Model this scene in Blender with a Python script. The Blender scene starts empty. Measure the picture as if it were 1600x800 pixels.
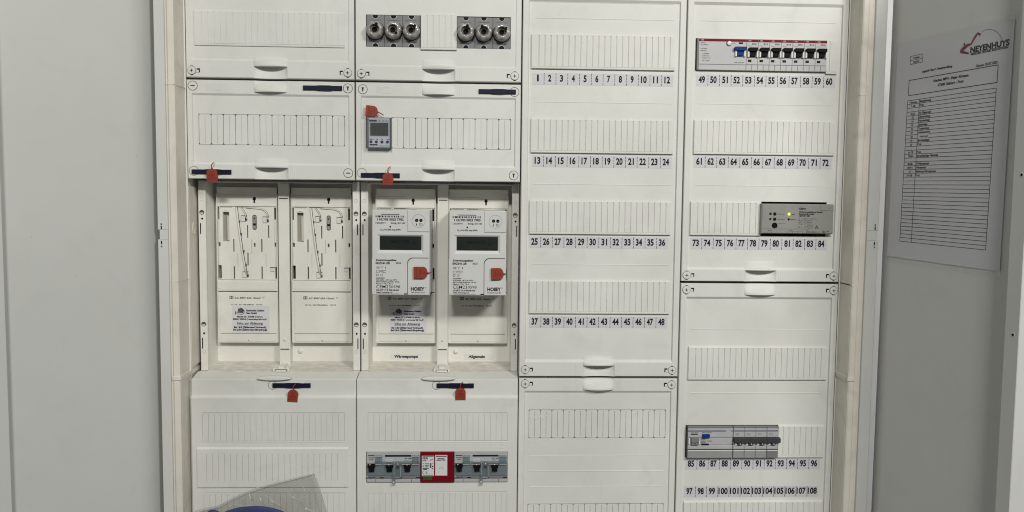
import bpy, bmesh, math, random
from math import sin, cos, pi, radians
from mathutils import Matrix, Vector

S = bpy.context.scene
C = S.collection
random.seed(7)
# cabinet millimetres (x right, v down, d into the wall) -> Blender metres
Z0 = 1.70
def W3(x, v, d): return Vector((x / 1000, d / 1000, Z0 - v / 1000))
def L3(x, v, d): return Vector((x / 1000, d / 1000, -v / 1000))

# ------------------------------------------------------------------ camera
def rot(rx, ry, rz):
    a = Matrix(((1, 0, 0), (0, cos(rx), -sin(rx)), (0, sin(rx), cos(rx))))
    b = Matrix(((cos(ry), 0, sin(ry)), (0, 1, 0), (-sin(ry), 0, cos(ry))))
    c = Matrix(((cos(rz), -sin(rz), 0), (sin(rz), cos(rz), 0), (0, 0, 1)))
    return c @ a @ b
R = rot(0.0712389564, -0.0394397934, 0.0103259736)
cam = bpy.data.cameras.new('camera'); camo = bpy.data.objects.new('camera', cam); C.objects.link(camo)
ax = [Vector((R[i][0], R[i][2], -R[i][1])) for i in range(3)]
M = Matrix((ax[0], -ax[1], -ax[2])).transposed().to_4x4()
M.translation = W3(439.948, 323.950, -1222.533)
camo.matrix_world = M
cam.sensor_fit = 'HORIZONTAL'; cam.sensor_width = 36; cam.lens = 36 * 1250 / 1600
cam.clip_start = 0.05; cam.clip_end = 100
S.camera = camo
# ------------------------------------------------------------------ light
wd = bpy.data.worlds.new('World'); S.world = wd; wd.use_nodes = True
wd.node_tree.nodes['Background'].inputs[0].default_value = (0.98, 1.0, 1.0, 1)
wd.node_tree.nodes['Background'].inputs[1].default_value = 0.115
def lamp(name, x, v, d, tx, tv, td, sx, sy, power, col):
    l = bpy.data.lights.new(name, 'AREA'); l.shape = 'RECTANGLE'; l.size = sx; l.size_y = sy
    l.energy = power; l.color = col
    o = bpy.data.objects.new(name, l); C.objects.link(o); o.location = W3(x, v, d)
    o.rotation_euler = (W3(tx, tv, td) - W3(x, v, d)).to_track_quat('-Z', 'Y').to_euler()
lamp('ceiling_lamp', 330, -2020, -4160, 500, 350, 0, 0.80, 0.26, 106, (1.0, 0.985, 0.945))
lamp('ceiling_lamp', 1450, -620, -1560, 760, 640, 0, 0.40, 0.30, 19.3, (1.0, 0.985, 0.945))
S.view_settings.view_transform = 'Standard'; S.view_settings.look = 'None'
S.view_settings.exposure = 0.07; S.view_settings.gamma = 1.0
S.cycles.pixel_filter_type = 'BLACKMAN_HARRIS'; S.cycles.filter_width = 1.1

# ------------------------------------------------------------------ materials
MATS = {}
def mat(name, col, rough=0.5, var=0.0, scale=30, bump=0.0, bscale=900, metal=0.0, spec=0.32, streak=False, emit=None, warp=None, wear=0.0):
    m = bpy.data.materials.new(name); m.use_nodes = True; MATS[name] = m
    nt = m.node_tree; b = nt.nodes['Principled BSDF']
    b.inputs['Base Color'].default_value = (*col, 1); b.inputs['Roughness'].default_value = rough
    b.inputs['Metallic'].default_value = metal; b.inputs['Specular IOR Level'].default_value = spec
    tc = nt.nodes.new('ShaderNodeTexCoord')
    geo = nt.nodes.new('ShaderNodeNewGeometry')
    if var:
        n = nt.nodes.new('ShaderNodeTexNoise'); n.inputs['Scale'].default_value = scale; n.inputs['Detail'].default_value = 6
        n.inputs['Roughness'].default_value = 0.62
        nt.links.new(geo.outputs['Position'], n.inputs['Vector'])
        if streak:
            mp = nt.nodes.new('ShaderNodeMapping'); mp.inputs['Scale'].default_value = streak
            nt.links.new(geo.outputs['Position'], mp.inputs['Vector']); nt.links.new(mp.outputs[0], n.inputs['Vector'])
        r = nt.nodes.new('ShaderNodeValToRGB'); r.color_ramp.elements[0].position = 0.3; r.color_ramp.elements[1].position = 0.72
        w = warp or (1, 1, 1)
        r.color_ramp.elements[0].color = (*[c * (1 - var * k) for c, k in zip(col, w)], 1)
        r.color_ramp.elements[1].color = (*[min(1, c * (1 + var * 0.6)) for c in col], 1)
        nt.links.new(n.outputs[0], r.inputs[0]); nt.links.new(r.outputs[0], b.inputs['Base Color'])
        if wear:      # handling smudges and a few specks of dirt
            n3 = nt.nodes.new('ShaderNodeTexNoise'); n3.inputs['Scale'].default_value = 17; n3.inputs['Detail'].default_value = 9; n3.inputs['Distortion'].default_value = 1.4
            nt.links.new(geo.outputs['Position'], n3.inputs['Vector'])
            a = nt.nodes.new('ShaderNodeMapRange'); a.inputs[1].default_value = 0.55; a.inputs[2].default_value = 0.78; a.inputs[3].default_value = 1.0; a.inputs[4].default_value = 1.0 - wear
            nt.links.new(n3.outputs[0], a.inputs[0])
            vo = nt.nodes.new('ShaderNodeTexVoronoi'); vo.inputs['Scale'].default_value = 34; nt.links.new(geo.outputs['Position'], vo.inputs['Vector'])
            sp = nt.nodes.new('ShaderNodeMapRange'); sp.inputs[1].default_value = 0.02; sp.inputs[2].default_value = 0.035; sp.inputs[3].default_value = 0.72; sp.inputs[4].default_value = 1.0
            nt.links.new(vo.outputs['Distance'], sp.inputs[0])
            mu = nt.nodes.new('ShaderNodeMath'); mu.operation = 'MULTIPLY'; nt.links.new(a.outputs[0], mu.inputs[0]); nt.links.new(sp.outputs[0], mu.inputs[1])
            mx = nt.nodes.new('ShaderNodeMix'); mx.data_type = 'RGBA'; mx.blend_type = 'MULTIPLY'; mx.inputs[0].default_value = 1
            nt.links.new(r.outputs[0], mx.inputs[6]); nt.links.new(mu.outputs[0], mx.inputs[7]); nt.links.new(mx.outputs[2], b.inputs['Base Color'])
        rr = nt.nodes.new('ShaderNodeMapRange'); rr.inputs[3].default_value = rough - 0.06; rr.inputs[4].default_value = rough + 0.08
        nt.links.new(n.outputs[0], rr.inputs[0]); nt.links.new(rr.outputs[0], b.inputs['Roughness'])
    if bump:
        n2 = nt.nodes.new('ShaderNodeTexNoise'); n2.inputs['Scale'].default_value = bscale; n2.inputs['Detail'].default_value = 3
        nt.links.new(geo.outputs['Position'], n2.inputs['Vector'])
        bp = nt.nodes.new('ShaderNodeBump'); bp.inputs['Strength'].default_value = bump; bp.inputs['Distance'].default_value = 0.0004
        nt.links.new(n2.outputs[0], bp.inputs['Height']); nt.links.new(bp.outputs[0], b.inputs['Normal'])
    if emit:
        b.inputs['Emission Color'].default_value = (*emit[:3], 1); b.inputs['Emission Strength'].default_value = emit[3]
    return m
def clear(name, tint, gloss, alpha_diff, diff, rough=0.12):
    m = bpy.data.materials.new(name); m.use_nodes = True; MATS[name] = m
    nt = m.node_tree; nt.nodes.clear()
    out = nt.nodes.new('ShaderNodeOutputMaterial')
    t = nt.nodes.new('ShaderNodeBsdfTransparent'); t.inputs[0].default_value = (*tint, 1)
    g = nt.nodes.new('ShaderNodeBsdfGlossy'); g.inputs['Roughness'].default_value = rough
    d = nt.nodes.new('ShaderNodeBsdfDiffuse'); d.inputs[0].default_value = (*diff, 1)
    m1 = nt.nodes.new('ShaderNodeMixShader'); m1.inputs[0].default_value = alpha_diff
    m2 = nt.nodes.new('ShaderNodeMixShader'); m2.inputs[0].default_value = gloss
    nt.links.new(t.outputs[0], m1.inputs[1]); nt.links.new(d.outputs[0], m1.inputs[2])
    nt.links.new(m1.outputs[0], m2.inputs[1]); nt.links.new(g.outputs[0], m2.inputs[2]); nt.links.new(m2.outputs[0], out.inputs[0])
    return m
mat('cover', (0.648, 0.650, 0.614), 0.52, 0.09, 6, 0.10, 1600, warp=(1, 1.05, 1.2), wear=0.07)
mat('liner', (0.70, 0.665, 0.59), 0.5, 0.10, 14, 0.10, 900, warp=(1, 1.1, 1.3), wear=0.14)
mat('bay', (0.72, 0.71, 0.65), 0.5, 0.07, 16, 0.08, 900, warp=(1, 1.1, 1.3), wear=0.08)
mat('dusty', (0.62, 0.59, 0.52), 0.7, 0.24, 70, 0.15, 900, streak=(1, 3, 1))
mat('rim', (0.60, 0.605, 0.575), 0.42, 0.05, 12, 0.12, 1500)
mat('door', (0.54, 0.545, 0.522), 0.45, 0.05, 3.5, 0.25, 1300, wear=0.035)
mat('wallpaint', (0.60, 0.60, 0.60), 0.8, 0.05, 20, 0.2, 400)
mat('meter', (0.58, 0.583, 0.565), 0.42, 0.04, 30, 0.10, 2200)
mat('ink', (0.012, 0.012, 0.013), 0.7, spec=0.15)
mat('inkgrey', (0.085, 0.085, 0.078), 0.7, spec=0.15)
mat('inkbrown', (0.30, 0.285, 0.24), 0.6)
mat('gap', (0.010, 0.0095, 0.008), 0.8, spec=0.1)
mat('label', (0.545, 0.547, 0.562), 0.5, 0.03, 60)
mat('sticker', (0.62, 0.623, 0.635), 0.4, 0.02, 60)
mat('navy', (0.006, 0.008, 0.026), 0.5, 0.2, 120, spec=0.2)
mat('tagred', (0.25, 0.042, 0.024), 0.45, 0.15, 120, 0.2, 900)
mat('tagdark', (0.15, 0.014, 0.008), 0.5)
mat('grey', (0.40, 0.405, 0.41), 0.42, 0.05, 60, 0.08, 1800)
mat('greyabb', (0.44, 0.44, 0.435), 0.45, 0.05, 60, 0.08, 1800)
mat('greyfuse', (0.175, 0.178, 0.182), 0.45, 0.08, 80, 0.1, 1800)
mat('fusecap', (0.29, 0.28, 0.26), 0.13, 0.10, 120, 0.05, 700, spec=0.8)
mat('fusecup', (0.17, 0.163, 0.15), 0.25)
mat('greydark', (0.045, 0.047, 0.05), 0.5, 0.1, 60, spec=0.15)
mat('greyteal', (0.27, 0.285, 0.282), 0.4, 0.08, 60)
mat('greygira', (0.25, 0.25, 0.228), 0.5, 0.05, 50, 0.1, 1800)
mat('black', (0.005, 0.005, 0.005), 0.6, spec=0.1)
mat('blue', (0.006, 0.034, 0.175), 0.55, spec=0.12)
mat('bluestripe', (0.008, 0.013, 0.06), 0.6, spec=0.12)
mat('redstripe', (0.17, 0.008, 0.012), 0.6, spec=0.12)
mat('crimson', (0.15, 0.0015, 0.007), 0.5, 0.06, 40, 0.05, 900, spec=0.15)
mat('green', (0.028, 0.075, 0.016), 0.5)
mat('lcd', (0.014, 0.018, 0.016), 0.3, 0.15, 25, spec=0.3)
mat('lcdgreen', (0.024, 0.027, 0.019), 0.35, 0.15, 60)
mat('lcdseg', (0.006, 0.008, 0.007), 0.5, spec=0.1)
mat('lcdink', (0.012, 0.014, 0.013), 0.4)
mat('whitish', (0.66, 0.66, 0.62), 0.4)
mat('metal', (0.45, 0.45, 0.42), 0.3, metal=0.8)
mat('paper', (0.54, 0.542, 0.555), 0.6, 0.02, 8)
mat('logored', (0.13, 0.006, 0.014), 0.6)
mat('led', (0.5, 0.55, 0.05), 0.4, emit=(0.72, 0.9, 0.06, 0.85))
mat('bluestuff', (0.012, 0.028, 0.17), 0.5, 0.4, 30)
clear('clearcap', (0.87, 0.91, 0.925), 0.13, 0.08, (0.50, 0.56, 0.58))
clear('clearbox', (0.96, 0.97, 0.98), 0.045, 0.03, (0.6, 0.62, 0.66))
clear('bag', (0.945, 0.945, 0.935), 0.05, 0.07, (0.42, 0.42, 0.41), 0.16)
clear('edgeglint', (0.95, 0.95, 0.94), 0.10, 0.45, (0.75, 0.75, 0.73), 0.2)  # pale film for bag edges and for painted glints on bag and hoods
clear('sleeve', (0.985, 0.985, 0.985), 0.025, 0.012, (0.45, 0.45, 0.45), 0.25)

# ------------------------------------------------------------------ mesh builder
_txt = {}
def text_geo(s, bold):
    k = (s, bold)
    if k not in _txt:
        cu = bpy.data.curves.new('tmp', 'FONT'); cu.body = s; cu.size = 1; cu.resolution_u = 3; cu.offset = bold
        o = bpy.data.objects.new('tmp', cu); me = o.to_mesh()
        vs = [(v.co.x, v.co.y) for v in me.vertices]; fs = [tuple(p.vertices) for p in me.polygons]
        o.to_mesh_clear(); bpy.data.objects.remove(o); bpy.data.curves.remove(cu)
        xs = [v[0] for v in vs] or [0, 1]
        _txt[k] = (vs, fs, min(xs), max(xs))
    return _txt[k]
_ys = [v[1] for v in text_geo('H', 0)[0]]; CAP = max(_ys)

class MB:
    def __init__(s): s.v = []; s.f = []; s.m = []; s.sm = []; s.mats = []
    def mi(s, m):
        if m not in s.mats: s.mats.append(m)
        return s.mats.index(m)
    def add(s, vs, fs, m, smooth=False):
        b = len(s.v); k = s.mi(m); s.v += vs
        for f in fs: s.f.append(tuple(i + b for i in f)); s.m.append(k); s.sm.append(smooth)
    def quad(s, a, b, c, d, m): s.add([a, b, c, d], [(0, 1, 2, 3)], m)
    def rect(s, x0, x1, v0, v1, d, m): s.quad((x0, v0, d), (x1, v0, d), (x1, v1, d), (x0, v1, d), m)
    def prism(s, pts, d0, d1, m, c=0.0, back=True):
        """outline (x, v) extruded from front d0 to back d1 with a front chamfer c"""
        n = len(pts)
        if c:
            cx = sum(p[0] for p in pts) / n; cv = sum(p[1] for p in pts) / n
            inner = []
            for i in range(n):
                p0, p, p1 = pts[i - 1], pts[i], pts[(i + 1) % n]
                e0 = Vector((p[0] - p0[0], p[1] - p0[1])); e1 = Vector((p1[0] - p[0], p1[1] - p[1]))
                if e0.length < 1e-6 or e1.length < 1e-6: inner.append(p); continue
                n0 = Vector((-e0.y, e0.x)).normalized(); n1 = Vector((-e1.y, e1.x)).normalized()
                if n0.dot(Vector((cx - p[0], cv - p[1]))) < 0: n0 = -n0
                if n1.dot(Vector((cx - p[0], cv - p[1]))) < 0: n1 = -n1
                q = (n0 + n1); q = q / max(0.35, q.length_squared) * 2
                inner.append((p[0] + q.x * c, p[1] + q.y * c))
            vs = [(a, b, d0) for a, b in inner] + [(a, b, d0 + c) for a, b in pts] + [(a, b, d1) for a, b in pts]
            fs = [tuple(range(n))]
            for i in range(n):
                j = (i + 1) % n; fs += [(i, j, n + j, n + i), (n + i, n + j, 2 * n + j, 2 * n + i)]
            if back: fs.append(tuple(range(2 * n, 3 * n)))
        else:
            vs = [(a, b, d0) for a, b in pts] + [(a, b, d1) for a, b in pts]
            fs = [tuple(range(n))] + [(i, (i + 1) % n, n + (i + 1) % n, n + i) for i in range(n)]
            if back: fs.append(tuple(range(n, 2 * n)))
        s.add(vs, fs, m)
    def box(s, x0, x1, v0, v1, d0, d1, m, c=0.0): s.prism([(x0, v0), (x1, v0), (x1, v1), (x0, v1)], d0, d1, m, c)
    def rbox(s, x0, x1, v0, v1, d0, d1, m, r=1.5, c=0.0, n=4):
        s.prism(rr(x0, x1, v0, v1, r, n), d0, d1, m, c)
    def tiles(s, x0, x1, v0, v1, d, m, holes=(), deep=0.0, wm=None):
        hs = [(max(x0, a), min(x1, b), max(v0, e), min(v1, f)) for a, b, e, f in holes]
        hs = [h for h in hs if h[1] - h[0] > 1e-6 and h[3] - h[2] > 1e-6]
        xs = sorted({x0, x1, *[round(h[i], 4) for h in hs for i in (0, 1)]}); vs = sorted({v0, v1, *[round(h[i], 4) for h in hs for i in (2, 3)]})
        idx = {}; vv = []; ff = []
        def V(i, j):
            if (i, j) not in idx: idx[(i, j)] = len(vv); vv.append((xs[i], vs[j], d))
            return idx[(i, j)]
        for j in range(len(vs) - 1):
            for i in range(len(xs) - 1):
                cx = (xs[i] + xs[i + 1]) / 2; cv = (vs[j] + vs[j + 1]) / 2
                if any(h[0] < cx < h[1] and h[2] < cv < h[3] for h in hs): continue
                ff.append((V(i, j), V(i + 1, j), V(i + 1, j + 1), V(i, j + 1)))
        s.add(vv, ff, m)
        if deep:
            for a, b, e, f in hs:
                for p, q in (((a, e), (b, e)), ((b, e), (b, f)), ((b, f), (a, f)), ((a, f), (a, e))):
                    s.quad((p[0], p[1], d), (q[0], q[1], d), (q[0], q[1], d + deep), (p[0], p[1], d + deep), wm or m)
    def lathe(s, cx, cv, prof, m, seg=24, smooth=True, mod=None, cap=True):
        vs = []; fs = []; n = len(prof)
        for i in range(seg):
            t = 2 * pi * i / seg
            for k, (r, d) in enumerate(prof):
                q = r * (mod(t, k) if mod else 1); vs.append((cx + q * cos(t), cv + q * sin(t), d))
        for i in range(seg):
            j = (i + 1) % seg
            for k in range(n - 1): fs.append((i * n + k, j * n + k, j * n + k + 1, i * n + k + 1))
        s.add(vs, fs, m, smooth)
        if cap and prof[-1][0] > 1e-6: s.add([vs[i * n + n - 1] for i in range(seg)], [tuple(range(seg))], m)
    def disc(s, cx, cv, r, d, m, seg=16, th=0.25): s.lathe(cx, cv, [(r, d + th), (r, d)], m, seg, False)
    def ring(s, cx, cv, r0, r1, d, m, seg=24, th=0.2): s.lathe(cx, cv, [(r1, d + th), (r1, d), (r0, d), (r0, d + th)], m, seg, False, None, False)
    def tube(s, pts, r, m, seg=8, cap=True):
        P = [Vector(p) for p in pts]; vs = []; fs = []
        for i, p in enumerate(P):
            t = (P[min(i + 1, len(P) - 1)] - P[max(i - 1, 0)]).normalized()
            a = t.cross(Vector((0, 0, 1)));
            if a.length < 1e-3: a = t.cross(Vector((0, 1, 0)))
            a.normalize(); b = t.cross(a)
            for k in range(seg):
                q = p + (a * cos(2 * pi * k / seg) + b * sin(2 * pi * k / seg)) * r; vs.append(tuple(q))
        for i in range(len(P) - 1):
            for k in range(seg):
                l = (k + 1) % seg; fs.append((i * seg + k, i * seg + l, (i + 1) * seg + l, (i + 1) * seg + k))
        if cap: fs += [tuple(range(seg)), tuple(range((len(P) - 1) * seg, len(P) * seg))]
        s.add(vs, fs, m, True)
    def hf(s, xs, vs, fn, m, smooth=False):
        n = len(xs); pts = [(x, v, fn(i, x, j, v)) for j, v in enumerate(vs) for i, x in enumerate(xs)]
        fs = [(j * n + i, j * n + i + 1, (j + 1) * n + i + 1, (j + 1) * n + i) for j in range(len(vs) - 1) for i in range(n - 1)]
        s.add(pts, fs, m, smooth)
    def line(s, x0, v0, x1, v1, w, d, m, th=0.12):
        a = Vector((x1 - x0, v1 - v0)); n = Vector((-a.y, a.x)).normalized() * w / 2
        s.prism([(x0 + n.x, v0 + n.y), (x1 + n.x, v1 + n.y), (x1 - n.x, v1 - n.y), (x0 - n.x, v0 - n.y)], d, d + th, m, 0, False)
    def text(s, t, x0, x1, base, cap, d, m, bold=0.0, slope=0.0, shear=0.0):
        """lettering from x0 to x1 (x1 None = natural width), capitals `cap` mm high, standing on v=base"""
        vs, fs, a, b = text_geo(t, round(bold + (0.03 if cap < 3.6 else 0.01 if cap < 8 else 0), 3)); k = cap / CAP
        kx = k if x1 is None else (x1 - x0) / (b - a)
        s.add([(x0 + (p[0] - a) * kx + p[1] * k * shear, base - p[1] * k + (p[0] - a) * kx * slope, d) for p in vs], fs, m)
    def mesh(s, name, fixn=True):
        me = bpy.data.meshes.new(name); me.from_pydata([L3(*p) for p in s.v], [], s.f)
        for m in s.mats: me.materials.append(MATS[m])
        me.polygons.foreach_set('material_index', s.m); me.polygons.foreach_set('use_smooth', s.sm)
        me.update()
        if fixn:
            bm = bmesh.new(); bm.from_mesh(me); bmesh.ops.recalc_face_normals(bm, faces=bm.faces); bm.to_mesh(me); bm.free()
        return me
    def build(s, name, parent=None, label=None, at=None):
        o = bpy.data.objects.new(name, s.mesh(name)); C.objects.link(o)
        if parent: o.parent = parent
        if at: o.location = L3(*at)
        if label: o['label'] = label
        return o
def rr(x0, x1, v0, v1, r, n=4):
    pts = []
    for cx, cv, a in ((x1 - r, v0 + r, -pi / 2), (x1 - r, v1 - r, 0), (x0 + r, v1 - r, pi / 2), (x0 + r, v0 + r, pi)):
        pts += [(cx + r * cos(a + pi / 2 * k / n), cv + r * sin(a + pi / 2 * k / n)) for k in range(n + 1)]
    return pts
def thing(name, label, cat, at, group=None, rz=0.0):
    o = bpy.data.objects.new(name, None); C.objects.link(o); o.empty_display_size = 0.02
    o.location = W3(*at); o.rotation_euler = (0, 0, rz); o['label'] = label; o['category'] = cat
    if group: o['group'] = group
    return o
def copy_part(src, parent, loc=None):
    c = src.copy(); C.objects.link(c); c.parent = parent
    if loc: c.location = L3(*loc)
    return c
def smooth01(t): t = max(0, min(1, t)); return t * t * (3 - 2 * t)

# ================================================================== SETTING
wl = MB(); wl.tiles(-2600, 3600, -1200, 1690, 165, 'wallpaint'); w_ = wl.build('wall'); w_['kind'] = 'structure'; w_.location = W3(0, 0, 0)

# ================================================================== CABINET
cab = thing('distribution_cabinet', 'large off white electrical cabinet with both doors swung open', 'electrical cabinet', (0, 0, 0))
b = MB()
b.box(-32, 1040, -60, 950, 112, 150, 'rim'); b.build('back_panel', cab)
def side(sgn):
    X = (lambda x: x) if sgn < 0 else (lambda x: 1000 - x)
    def bx(m, x0, x1, *a, c=0): a0, a1 = sorted((X(x0), X(x1))); m.box(a0, a1, *a, c=c)
    l = MB()
    wi = -2 if sgn < 0 else -1.2
    bx(l, -9, wi, -30, 930, -36, 111, 'liner')                     # inner wall
    l.prism([(X(-1.5), -30), (X(-1.5), 930), (X(-11.5), 930), (X(-11.5), -30)], -41, -30, 'liner', 1.6)
    bx(l, -11, -1.0, 163.5, 165.0, -41.6, 60, 'liner', c=0.4)      # horizontal ribs and joints
    bx(l, -11, 0.2, 590, 596, -42.2, 60, 'liner', c=0.6)
    bx(l, -11, -1.2, 448.5, 450, -41.4, 60, 'liner', c=0.3)
    bx(l, -2.1, 0.1, -30, 930, 0.5, 2.2, 'whitish')                # bright seam along the liner
    if sgn < 0:
        bx(l, -2.1, 0.8, 310, 585, 3, 100, 'liner')
        pts = [(1.1, 374 + 9 * cos(t / 10 * pi), 20 + 5 * sin(t / 10 * pi)) for t in range(21)]
        l.tube(pts, 0.7, 'liner', 6)
        for v0 in (350, 420, 470, 510, 545): bx(l, -1.9, 0.9, v0, v0 + 1.0, 4, 45, 'liner')
    l.build('side_liner', cab)
    r = MB()
    e0, e1 = -28.5, -14
    if sgn > 0: e0 = -37.2; e1 = -20
    # the steel edge of the body, with the notch where the hinge bolt engages
    nt = [374, 388] if sgn < 0 else [366, 381]
    bx(r, e0, e1, -60, nt[0], -43, 130, 'rim', c=0.8); bx(r, e0 + 2.6, e1, nt[0] + .02, nt[1] - .02, -43, 130, 'rim', c=0.6); bx(r, e0, e1, nt[1], 950, -43, 130, 'rim', c=0.8)
    bx(r, e1, -9, -60, 950, -38.2, 112, 'liner')
    for v0, h in ((nt[0] - 9.5, 2.2), (nt[0] - 6, 5), (nt[1] + 2, 5), (nt[1] + 9, 2.2)):
        bx(r, e0 + 4.5, e0 + 6.2, v0, v0 + h, -43.15, -42.8, 'gap')
    r.build('frame_rail', cab)
side(-1); side(1)
for v0, v1 in ((-60, -12), (903, 950)):
    r = MB(); r.box(-11, 1011, v0, v1, -42.6, 111, 'rim', 0.8); r.build('frame_rail', cab)
def door_part(name, label, at, rz, s, t1, t2, fold, lip_holes, v0, v1):
    """s=+1: inner face at local d<0.  Local x runs from the hinge to the free edge."""
    d = MB()
    ts = [-13 + 3 * k for k in range(17)]; ofs = [s * 21 * max(0, (34 - t) / 47) ** 1.7 for t in ts]
    d.hf(ts, [v0, v1], lambda i, x, j, v: ofs[i], 'door', True); d.hf(ts, [v0, v1], lambda i, x, j, v: ofs[i] + s * 2.5, 'door', True)
    d.tiles(ts[-1], t1, v0, v1, 0, 'door'); d.box(ts[-1], t2, v0, v1, s * 1.5 if s > 0 else -3, 3 if s > 0 else s * 1.5, 'door')
    o = d.build(name, cab, label, at); o.rotation_euler = (0, 0, rz)
    f = MB()
    if s > 0: f.box(t1, t2, v0, v1, -fold, 1.4, 'door', 0.7)
    else:
        f.box(t1, t2, v0, v1, 0.2, fold, 'door')
    for v in lip_holes:
        f.lathe((t1 + t2) / 2 + 2, v, [(2.6, -fold - .1), (2.4, -fold - .35), (1.7, -fold - .3)], 'whitish', 14)
        f.disc((t1 + t2) / 2 + 2, v, 1.7, -fold - .45, 'gap', 12)
    f.build('folded_edge', o)
    return o
AR = 0.169; AL = 0.80
RZR = math.atan2(-cos(AR), sin(AR)); RZL = math.atan2(-cos(AL), -sin(AL))
door_part('door', 'right door seen nearly edge on, document sleeve on its inside', (1037.6, 0, -36.9), RZR, 1, 266.5, 287.5, 19, (290, 477), -55, 945)
door_part('door', 'left door swung wide open, bare grey inside', (-28, 0, -40), RZL, -1, 200.3, 262, 9, (), -55, 945)

# ================================================================== COVER PARTS
GX, GV = 1.05, 1.8
def handle_mesh(kind, H, fld):
    """finger grip moulded into the edge of a cover: 'top' or 'bottom'"""
    ft, fb, fd, ch = fld
    m = MB(); xs = [-25 + 50 * i / 20 for i in range(21)]
    def base(v):
        if v < ft: return 0
        if v < ft + ch: return fd * (v - ft) / ch
        if v > H - fb: return 0
        if v > H - fb - ch: return fd * (H - fb - v) / ch
        return fd
    if kind == 'top':
        rows = [(GV, 3.5), (4, 2.2), (7, 0.4), (10, -1.8), (13, -4.6), (15.5, -7.0), (16.2, -7.5), (18.4, -7.6), (18.8, -7.3), (18.9, 0.0), (ft - .01, 0.0), (ft + ch, 0), (ft + ch + 2, 0)]
        rows.sort(key=lambda r: r[0])
    else:
        rows = [(H - 40, 0), (H - 34, -.3), (H - 30, -1.4), (H - fb - ch, -2.6), (H - fb + .01, -4.0), (H - 22.0, -5.2), (H - 21.4, -5.6), (H - 19.6, -5.6), (H - 19.3, -5.4), (H - 19.2, 9.5), (H - 14, 8.5), (H - 8, 5.6), (H - GV, 3.8)]
        rows.sort(key=lambda r: r[0])
    n = len(xs)
    def fn(i, x, j, v):
        s_ = max(0.0, 1 - (x / 25) ** 2); sh = s_ ** 0.8
        return base(v) + rows[j][1] * sh
    m.hf(xs, [r[0] for r in rows], fn, 'cover')
    ve = GV if kind == 'top' else H - GV; k = 0 if kind == 'top' else len(rows) - 1
    ed = [(x, ve, fn(i, x, k, ve)) for i, x in enumerate(xs)]
    for i in range(n - 1): m.quad(ed[i], ed[i + 1], (xs[i + 1], ve, 20), (xs[i], ve, 20), 'cover')
    # fine ribs left and right of the grip
    for q in (-36.5, -33.5, -30.5, 28.5, 31.5, 34.5):
        if kind == 'top': m.box(q, q + 1, 2.5, ft - 1.5, -0.22, 0.2, 'cover', 0.15)
        else: m.box(q, q + 1, H - fb + 1.5, H - 2.5, -0.22, 0.2, 'cover', 0.15)
    return m.mesh('handle'), (rows[0][0], rows[-1][0])
def add_mesh(name, me, parent, at=(0, 0, 0), label=None):
    o = bpy.data.objects.new(name, me); C.objects.link(o); o.parent = parent; o.location = L3(*at)
    if label: o['label'] = label
    return o
def latch_mesh(side):
    m = MB(); sx = 1 if side == 'l' else -1
    m.ring(0, 0, 5.9, 6.45, -0.25, 'inkgrey', 28, 0.5)
    m.lathe(0, 0, [(5.9, 0.2), (5.9, -1.0), (5.3, -1.5), (0.01, -1.6)], 'cover', 28, False)
    m.box(-2.5, 2.5, -0.5, 0.5, -1.75, -1.4, 'inkgrey'); m.box(-0.5, 0.5, -2.5, 2.5, -1.76, -1.41, 'inkgrey')
    m.disc(0, 0, 1.0, -1.85, 'gap', 10)
    for q in (-1, 1): m.box(-1.7, 1.7, q * 6.3 - 0.7, q * 6.3 + 0.7, -0.5, 0.3, 'gap')
    a, c = sorted((sx * 7.2, sx * 12.0))
    m.box(a, c, -3.2, 2.8, -0.12, 0.4, 'gap')
    a2, c2 = sorted((sx * 7.0, sx * 10.4)); m.box(a2, c2, -1.0, 2.9, -0.9, 0.3, 'whitish', 0.3)
    return m.mesh('latch_screw')
LATCH = {'l': latch_mesh('l'), 'r': latch_mesh('r')}
def seal_screw(kind):
    m = MB(); m.ring(0, 0, 6.5, 7.15, -0.18, 'gap', 30, 0.3); m.lathe(0, 0, [(6.5, 0.1), (6.4, -0.35), (0.01, -0.4)], 'cover', 28, False)
    if kind == 'h': m.box(-3.2, 3.2, -0.9, 0.9, -0.6, 0, 'inkgrey')
    elif kind == 't': m.box(-3.2, 3.2, -0.8, 0.8, -0.6, 0, 'inkgrey')
    else:
        m.prism([(-2.3, -2.9), (2.3, -2.9), (0.9, -0.2), (0.9, 3.2), (-0.9, 3.2), (-0.9, -0.2)], -0.55, 0, 'inkgrey')
        m.box(-0.5, 0.5, -2.2, 2.6, -0.7, -0.4, 'gap')
    return m.mesh('sealing_screw')
SEAL = {k: seal_screw(k) for k in 'hvt'}
_strip = {}
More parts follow.
